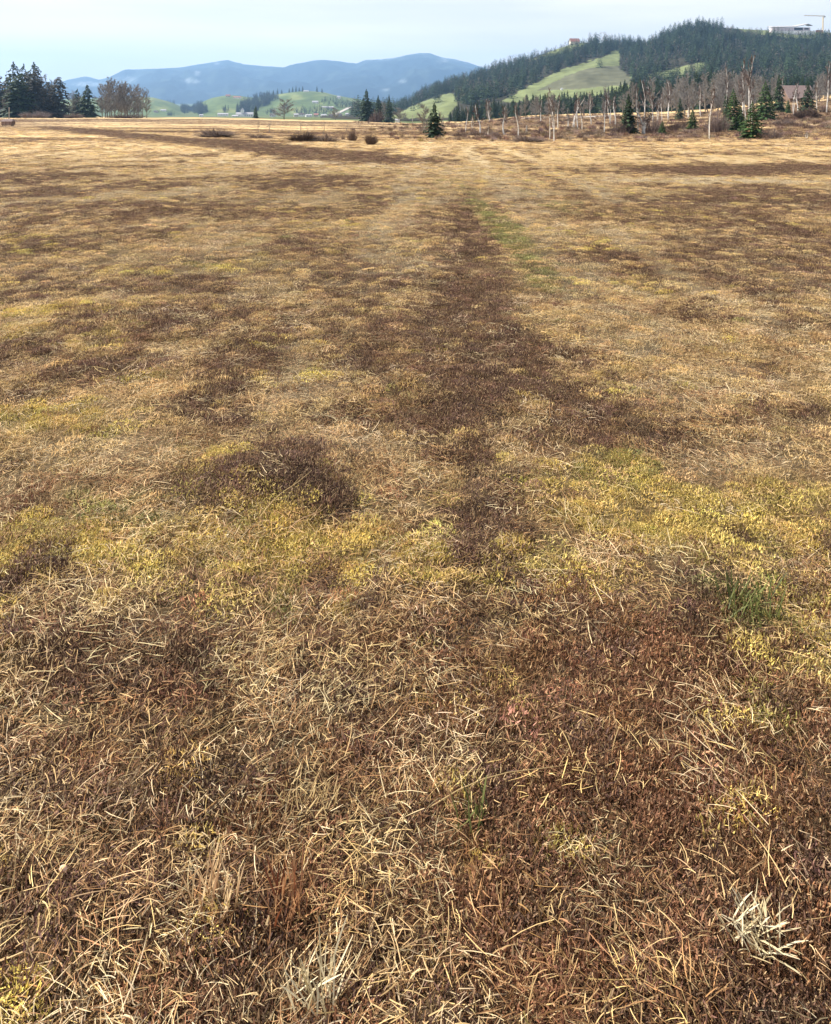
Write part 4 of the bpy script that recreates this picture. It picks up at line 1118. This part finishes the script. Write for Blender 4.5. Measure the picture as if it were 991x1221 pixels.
# ------------------------------------------------------------------ grass of the bog
M_blade = mat_blade('dry blades', 0.38)
M_moss = mat_blade('moss', 0.34, 0.8)
def ribbon(mb, r, base, an, el, L, w, bend, tint, seg=2, twist=0.0):
    d = Vector((math.cos(an) * math.cos(el), math.sin(an) * math.cos(el), math.sin(el)))
    side = Vector((-math.sin(an), math.cos(an), 0)); side.rotate(Euler((r.uniform(-.6, .6), r.uniform(-.6, .6), 0)))
    pts = []; ws = []
    for i in range(seg + 1):
        t = i / seg
        pts.append(Vector(base) + d * L * t + Vector((side.x * twist * L * t * t, side.y * twist * L * t * t, -bend * L * t * t)))
        ws.append(w * .5 * (1 if i < seg else .35))
    mb.strip(pts, ws, side, tint)
def clump(kind, seed):
    r = random.Random(seed); mb = MB()
    if kind == 'litter':          # cut straw lying criss-cross
        a0 = 0.0
        for i in range(62):
            an = a0 + r.gauss(0, .5) if r.random() < .6 else r.uniform(0, 6.28)
            L = r.uniform(.012, .048) if r.random() < .88 else r.uniform(.05, .095); q = math.sqrt(r.random()) * .11; b = r.uniform(0, 6.28)
            ribbon(mb, r, (q * math.cos(b), q * math.sin(b), r.uniform(.006, .03)), an, r.uniform(-.08, .35), L, r.uniform(.0008, .0018), r.uniform(-.05, .35), r.random(), 3, r.uniform(-.35, .35))
    elif kind == 'tuft':          # standing cut stems
        for i in range(48):
            an = r.uniform(0, 6.28); q = r.uniform(0, .05); b = r.uniform(0, 6.28); el = r.uniform(.5, 1.5)
            ribbon(mb, r, (q * math.cos(b), q * math.sin(b), -.01), an, el, r.uniform(.012, .042), r.uniform(.0009, .0018), r.uniform(0, .5), r.random(), 2, r.uniform(-.3, .3))
    elif kind == 'lean':          # leaning dry grass
        a0 = 0.0
        for i in range(70):
            an = a0 + r.gauss(0, .9); q = math.sqrt(r.random()) * .09; b = r.uniform(0, 6.28)
            ribbon(mb, r, (q * math.cos(b), q * math.sin(b), -.005), an, r.uniform(.2, 1.1), r.uniform(.012, .040), r.uniform(.0008, .0016), r.uniform(.1, .8), r.random(), 2, r.uniform(-.35, .35))
    elif kind == 'heath':         # short dense dead sedge
        for i in range(110):
            an = r.uniform(0, 6.28); q = math.sqrt(r.random()) * .085; b = r.uniform(0, 6.28)
            ribbon(mb, r, (q * math.cos(b), q * math.sin(b), -.005), an, r.uniform(.3, 1.5), r.uniform(.012, .036), r.uniform(.0013, .0026), r.uniform(0, .4), r.random(), 2)
    elif kind == 'moss':          # low cushions of tiny leaves
        for i in range(230):
            q = math.sqrt(r.random()) * .075; b = r.uniform(0, 6.28); an = r.uniform(0, 6.28)
            hh = .018 * (1 - (q / .075) ** 2)
            ribbon(mb, r, (q * math.cos(b), q * math.sin(b), hh - .004), an, r.uniform(.1, 1.4), r.uniform(.006, .014), r.uniform(.0022, .0046), 0, r.random(), 1)
    return mb
CL = {}
for kind, n in (('litter', 5), ('tuft', 5), ('lean', 5), ('heath', 4), ('moss', 4)):
    CL[kind] = [clump(kind, 1000 + 17 * i + len(kind)).mesh(kind, M_moss if kind == 'moss' else M_blade) for i in range(n)]

def ring_points(d0, d1, dens, half=0.60, pad=1.0):
    area = (half * (d1 * d1 - d0 * d0)) + 2 * pad * (d1 - d0)
    n = int(area * dens)
    y = np.sqrt(rng.uniform(d0 * d0, d1 * d1, n)) if d0 > 2 else rng.uniform(d0, d1, n)
    x = rng.uniform(-1, 1, n) * (half * y + pad)
    if d0 <= 2: pass
    return x, y
BANDS = [(0.35, 3.2, 1.0), (3.2, 7, 1.25), (7, 14, 1.9), (14, 28, 3.0), (28, 60, 5.0), (60, 120, 8.0), (120, 260, 13.0)]
def vary(c, n, hv=.14, vv=.28):
    f = np.exp(rng.normal(0, vv, n))[:, None]
    h = 1 + rng.normal(0, hv, (n, 3)) * np.array([.3, .3, .8])
    r = np.maximum(c * f * h, .004)
    return r * np.minimum(1, .82 / r.max(1, keepdims=True))

def sow(name, kinds, base_dens, prob, colour, label, cat, zscale=(.7, 1.2), far=1e9, bands=BANDS, power=2.0, near_boost=1.0):
    meshes = sum([CL[k] for k in kinds], [])
    P, Rr, Sc, V, C = [], [], [], [], []
    for (d0, d1, s) in bands:
        if d0 >= far: break
        x, y = ring_points(d0, d1, base_dens / s ** power * (near_boost if d0 < 3.2 else 1.0))
        w = cover(x, y)
        keep = rng.random(len(x)) < prob(w, np.hypot(x, y))
        x, y = x[keep], y[keep]; w = {k: v[keep] for k, v in w.items()}
        n = len(x); d = np.hypot(x, y)
        z = terrain(x, y)
        sx = np.interp(d, [3, 7, 14, 28, 60, 120, 260], [1.0, 1.15, 1.5, 2.3, 3.9, 6.5, 11]) * rng.uniform(.75, 1.3, n)
        sz = np.interp(d, [3, 7, 14, 28, 60, 120, 260], [1.0, 1.05, 1.15, 1.4, 1.8, 2.3, 3.0]) * rng.uniform(*zscale, n)
        P.append(np.stack([x, y, z], -1)); Rr.append(np.stack([rng.normal(0, .1, n), rng.normal(0, .1, n), rng.normal(0, .55, n) + 12 * fbm(x / .45, y / .45, 301, 2) + np.where(rng.random(n) < .25, rng.uniform(0, 6.28, n), 0)], -1))
        Sc.append(np.stack([sx, sx, sz], -1)); V.append(rng.integers(0, len(meshes), n)); C.append(colour(w, n, d))
    P = np.concatenate(P); print(name, len(P))
    scatter(name, meshes, P, np.concatenate(Rr), np.concatenate(Sc), np.concatenate(V), np.concatenate(C), label, cat)

def share(w, ks, p=2.2):
    tot = sum(np.maximum(w[k], 0) ** p for k in ORD)
    return sum(np.maximum(w[k], 0) ** p for k in ks) / tot
A = {k: np.array(v) for k, v in PALM.items()}
def mixc(w, ks, n, hv=.12, vv=.28):
    """pick one of the cover kinds for each plant"""
    ws = np.stack([np.maximum(w[k], 0) ** 2.0 + 1e-6 for k in ks], -1); ws /= ws.sum(1, keepdims=True)
    c = np.cumsum(ws, 1); pick = (rng.random(n)[:, None] > c).sum(1).clip(0, len(ks) - 1)
    return vary(np.stack([A[k] for k in ks])[pick], n, hv, vv)
def moss_col(w, n, d):
    c = mixc(w, ['B', 'R', 'M', 'G'], n, .12, .35)
    dry = rng.random(n) < share(w, 'SP') * sstep(2.6, 4.5, d) * .85
    c[dry] = vary(A['S'][None].repeat(dry.sum(), 0) * .8, dry.sum(), .1, .35)
    return c
def dry_col(w, n, d):
    c = mixc(w, ['S', 'P', 'M', 'G'], n, .10, .25)
    br = rng.random(n) < np.interp(d, [2, 4, 8], [.45, .25, .12])
    c[br] = vary(np.array([.30, .165, .075])[None].repeat(br.sum(), 0), br.sum(), .1, .3)
    f = (sstep(5, 45, d) * .85)[:, None]                    # the outer bog is paler, a greyer straw
    return c * (1 - f) + c.mean(1)[:, None] * np.array([1.10, .91, .66]) * f
# moss and low cushions everywhere
sow('moss', ['moss'], 480, lambda w, d: 0.15 + 0.9 * share(w, 'MGRB'), moss_col, 'low cushions of yellow, olive and rust red moss covering the bog', 'moss', (.7, 1.4), far=120)
# dead sedge: brown, rust, with bleached tips
sow('brown_sedge', ['heath'], 480, lambda w, d: 0.04 + 1.1 * share(w, 'BRG') ** np.interp(d, [2.5, 4], [1.0, 1.35]), lambda w, n, d: mixc(w, ['B', 'B', 'R', 'G'], n, .12, .35), 'short dead brown and rust sedge in dark patches', 'sedge', (.7, 1.3))
sow('dry_grass', ['lean', 'tuft'], 500, lambda w, d: (np.interp(d, [2.5, 4], [.2, .36]) + 1.0 * share(w, 'SPM')) * np.interp(d, [1, 3, 5], [.6, .85, 1]), dry_col, 'short dry straw coloured grass covering the meadow', 'grass', (.6, 1.1))
sow('straw_litter', ['litter'], 380, lambda w, d: (0.05 + 0.9 * share(w, 'SP')) * np.interp(d, [0, 2.5, 4, 8], [.9, .9, .6, .3]), lambda w, n, d: vary(np.where(rng.random(n)[:, None] < .45, np.array([.30, .165, .075]), np.where(rng.random(n)[:, None] < .5, A['S'], A['P'])), n, .08, .25), 'cut pale straw lying criss-cross on the ground', 'straw', (.7, 1.3), far=14)

M_scrub = mat_blade('scrub twigs', 0.1, 0.5)
SCR = [bush_mesh(120 + i, M_scrub, 90, tw=.012, lean=.9) for i in range(3)]
n = 8500
y = np.exp(rng.uniform(math.log(52), math.log(270), n)); u = rng.uniform(400, 1040, n); x = (u - U0) / FPX * y
st = fbm(x / 9.0, y / 4.0, 171, 4)
ok = rng.random(n) < sstep(.45, .66, st) * np.interp(u, [400, 520, 640, 1040], [.05, .35, .8, .9]) * np.interp(y, [52, 70, 90], [.1, .5, 1])
x, y = x[ok], y[ok]; n = len(x)
hh = rng.uniform(.2, .75, n) * np.interp(y, [52, 100, 250], [.5, 1, 1.6]); ww = hh * rng.uniform(1.2, 2.6, n)
cc = np.where(rng.random(n)[:, None] < .5, np.array([.17, .105, .085]), np.where(rng.random(n)[:, None] < .5, np.array([.25, .18, .14]), np.array([.36, .27, .17])))
print('scrub', n)
scatter('heather_scrub', SCR, np.stack([x, y, terrain(x, y) - .02], -1), np.stack([0 * x, 0 * x, rng.uniform(0, 6.28, n)], -1), np.stack([ww, ww, hh], -1), rng.integers(0, 3, n), vary(cc, n), 'low brown heather scrub and rank grass around the birches', 'scrub')

# ------------------------------------------------------------------ single tufts and stems in the foreground
def hero_tuft(name, u, v, n, L, w, spread, elr, mat, label, cat='tuft', seed=1, rad=.03, bend=.2, az=None):
    y = 1520.0 / (v - 138); x = (u - U0) / FPX * y
    r = random.Random(seed); mb = MB()
    for i in range(n):
        an = r.uniform(0, 6.28) if az is None else az + r.gauss(0, spread)
        q = math.sqrt(r.random()) * rad; b = r.uniform(0, 6.28)
        ribbon(mb, r, (q * math.cos(b), q * math.sin(b), -.01), an, r.uniform(*elr), r.uniform(*L), r.uniform(*w), r.uniform(0, bend), r.random(), 3, r.uniform(-.15, .15))
    o = link(name, mb.mesh(name, mat)); o.location = (x, y, tz(x, y) + .026)
    return tag(o, label, cat)
M_t1 = mat_tint('pinkish straw', (0.36, 0.17, 0.08), (0.74, 0.56, 0.32), .6, transl=.3); M_t2 = mat_tint('rusty straw', (0.20, 0.06, 0.025), (0.50, 0.28, 0.13), .6, transl=.3)
M_t3 = mat_tint('bleached straw', (0.48, 0.38, 0.20), (0.76, 0.66, 0.44), .6, transl=.3); M_t4 = mat_tint('green sedge', (0.05, 0.06, 0.02), (0.20, 0.21, 0.06), .6, transl=.3); M_t5 = mat_tint('gold straw', (0.42, 0.28, 0.12), (0.72, 0.55, 0.28), .6, transl=.3)
hero_tuft('straw_tuft', 255, 1088, 44, (.055, .095), (.0025, .0048), .6, (.75, 1.45), M_t1, 'cut tuft of pinkish straw stubble in the lower left foreground', seed=3, rad=.05, bend=.05)
hero_tuft('straw_tuft', 340, 1096, 40, (.055, .10), (.002, .0042), .6, (.7, 1.45), M_t2, 'rust red cut tuft right of the pinkish stubble tuft', seed=4, rad=.04, bend=.1)
hero_tuft('straw_tuft', 903, 1118, 75, (.04, .09), (.0018, .0040), .6, (.35, 1.1), M_t3, 'bleached almost white grass tuft in the lower right foreground', seed=5, rad=.05, bend=.3)
hero_tuft('straw_tuft', 376, 1195, 40, (.05, .10), (.002, .0042), .6, (.7, 1.5), M_t3, 'bleached upright tuft at the bottom edge left of the centre', seed=6, rad=.045, bend=.1)
hero_tuft('straw_tuft', 366, 962, 60, (.03, .06), (.0018, .0034), .6, (.6, 1.45), M_t5, 'golden stubble tuft above the pinkish one', seed=7, rad=.07, bend=.1)
hero_tuft('sedge_tuft', 895, 728, 90, (.06, .12), (.003, .005), .6, (.7, 1.45), M_t4, 'dark green sedge tuft in the right mossy area', seed=8, rad=.10, bend=.3)
hero_tuft('sedge_tuft', 565, 975, 26, (.04, .07), (.003, .005), .6, (.8, 1.45), M_t4, 'small fresh green shoots below the middle of the picture', seed=9, rad=.05, bend=.2)
def stalk(u0, v0, u1, v1, r0, label, mat=None, sag=.01):
    b = MB(); pts = []
    for i in range(9):
        t = i / 8; u = u0 + (u1 - u0) * t; v = v0 + (v1 - v0) * t
        y = 1520.0 / (v - 138); x = (u - U0) / FPX * y
        pts.append((x, y, tz(x, y) + .032 + min(.02, .12 * math.hypot(u1 - u0, v1 - v0) / 700) * math.sin(t * 6) - sag * (t - .5) ** 2))
    c = Vector(pts[4]); b.tube([Vector(p) - c for p in pts], [r0 * (1 - .5 * i / 8) for i in range(9)], 6)
    b.tube([Vector(pts[5]) - c, Vector(pts[5]) - c + Vector((.03, .02, .03))], [r0 * .5, r0 * .2], 4)
    o = link('dry_stalk', b.mesh('dry stalk', mat or M_t5)); o.location = c
    return tag(o, label, 'stalk')
stalk(515, 968, 757, 886, .0013, 'long thin dry stalk lying slantwise right of the centre')
stalk(310, 632, 372, 582, .0022, 'dry stalk lying across the dark mound')
stalk(345, 640, 392, 612, .0028, 'shorter pale stalk at the right foot of the dark mound', M_t1)
y = 1520.0 / (1050 - 138); x = (75 - U0) / FPX * y
b = MB(); n = 10; vs = []; fs = []
for i in range(7):
    ph = math.pi * i / 6
    for k in range(n):
        an = 6.283 * k / n; vs.append((.0085 * math.sin(ph) * math.cos(an) * (1 + .12 * math.cos(3 * an)), .0075 * math.sin(ph) * math.sin(an), .0065 * math.cos(ph)))
for i in range(6):
    for k in range(n): fs.append((i * n + k, (i + 1) * n + k, (i + 1) * n + (k + 1) % n, i * n + (k + 1) % n))
b.add(vs, fs); o = link('snail_shell', b.mesh('snail shell', mat_noise('pinkish shell', (.48, .28, .18), (.70, .48, .34), 180), True)); o.location = (x, y, tz(x, y) + .032)
tag(o, 'tiny round pinkish snail shell among the straw in the lower left', 'shell')

# ------------------------------------------------------------------ haze
HAZE = 0.00011
b = MB(); b.box(-15000, 15000, -300, 10200, -170, 560)
me = b.mesh('haze', None)
hm = bpy.data.materials.new('haze air'); hm.use_nodes = True
hn, hl = hm.node_tree.nodes, hm.node_tree.links; hn.clear()
ho = hn.new('ShaderNodeOutputMaterial'); hv = hn.new('ShaderNodeVolumePrincipled')
hv.inputs['Color'].default_value = (0.36, 0.62, 1.0, 1); hv.inputs['Density'].default_value = HAZE; hv.inputs['Anisotropy'].default_value = 0.2
hl.new(hv.outputs[0], ho.inputs['Volume'])
me.materials.append(hm)
ho_ = link('haze', me); tag(ho_, kind='stuff')
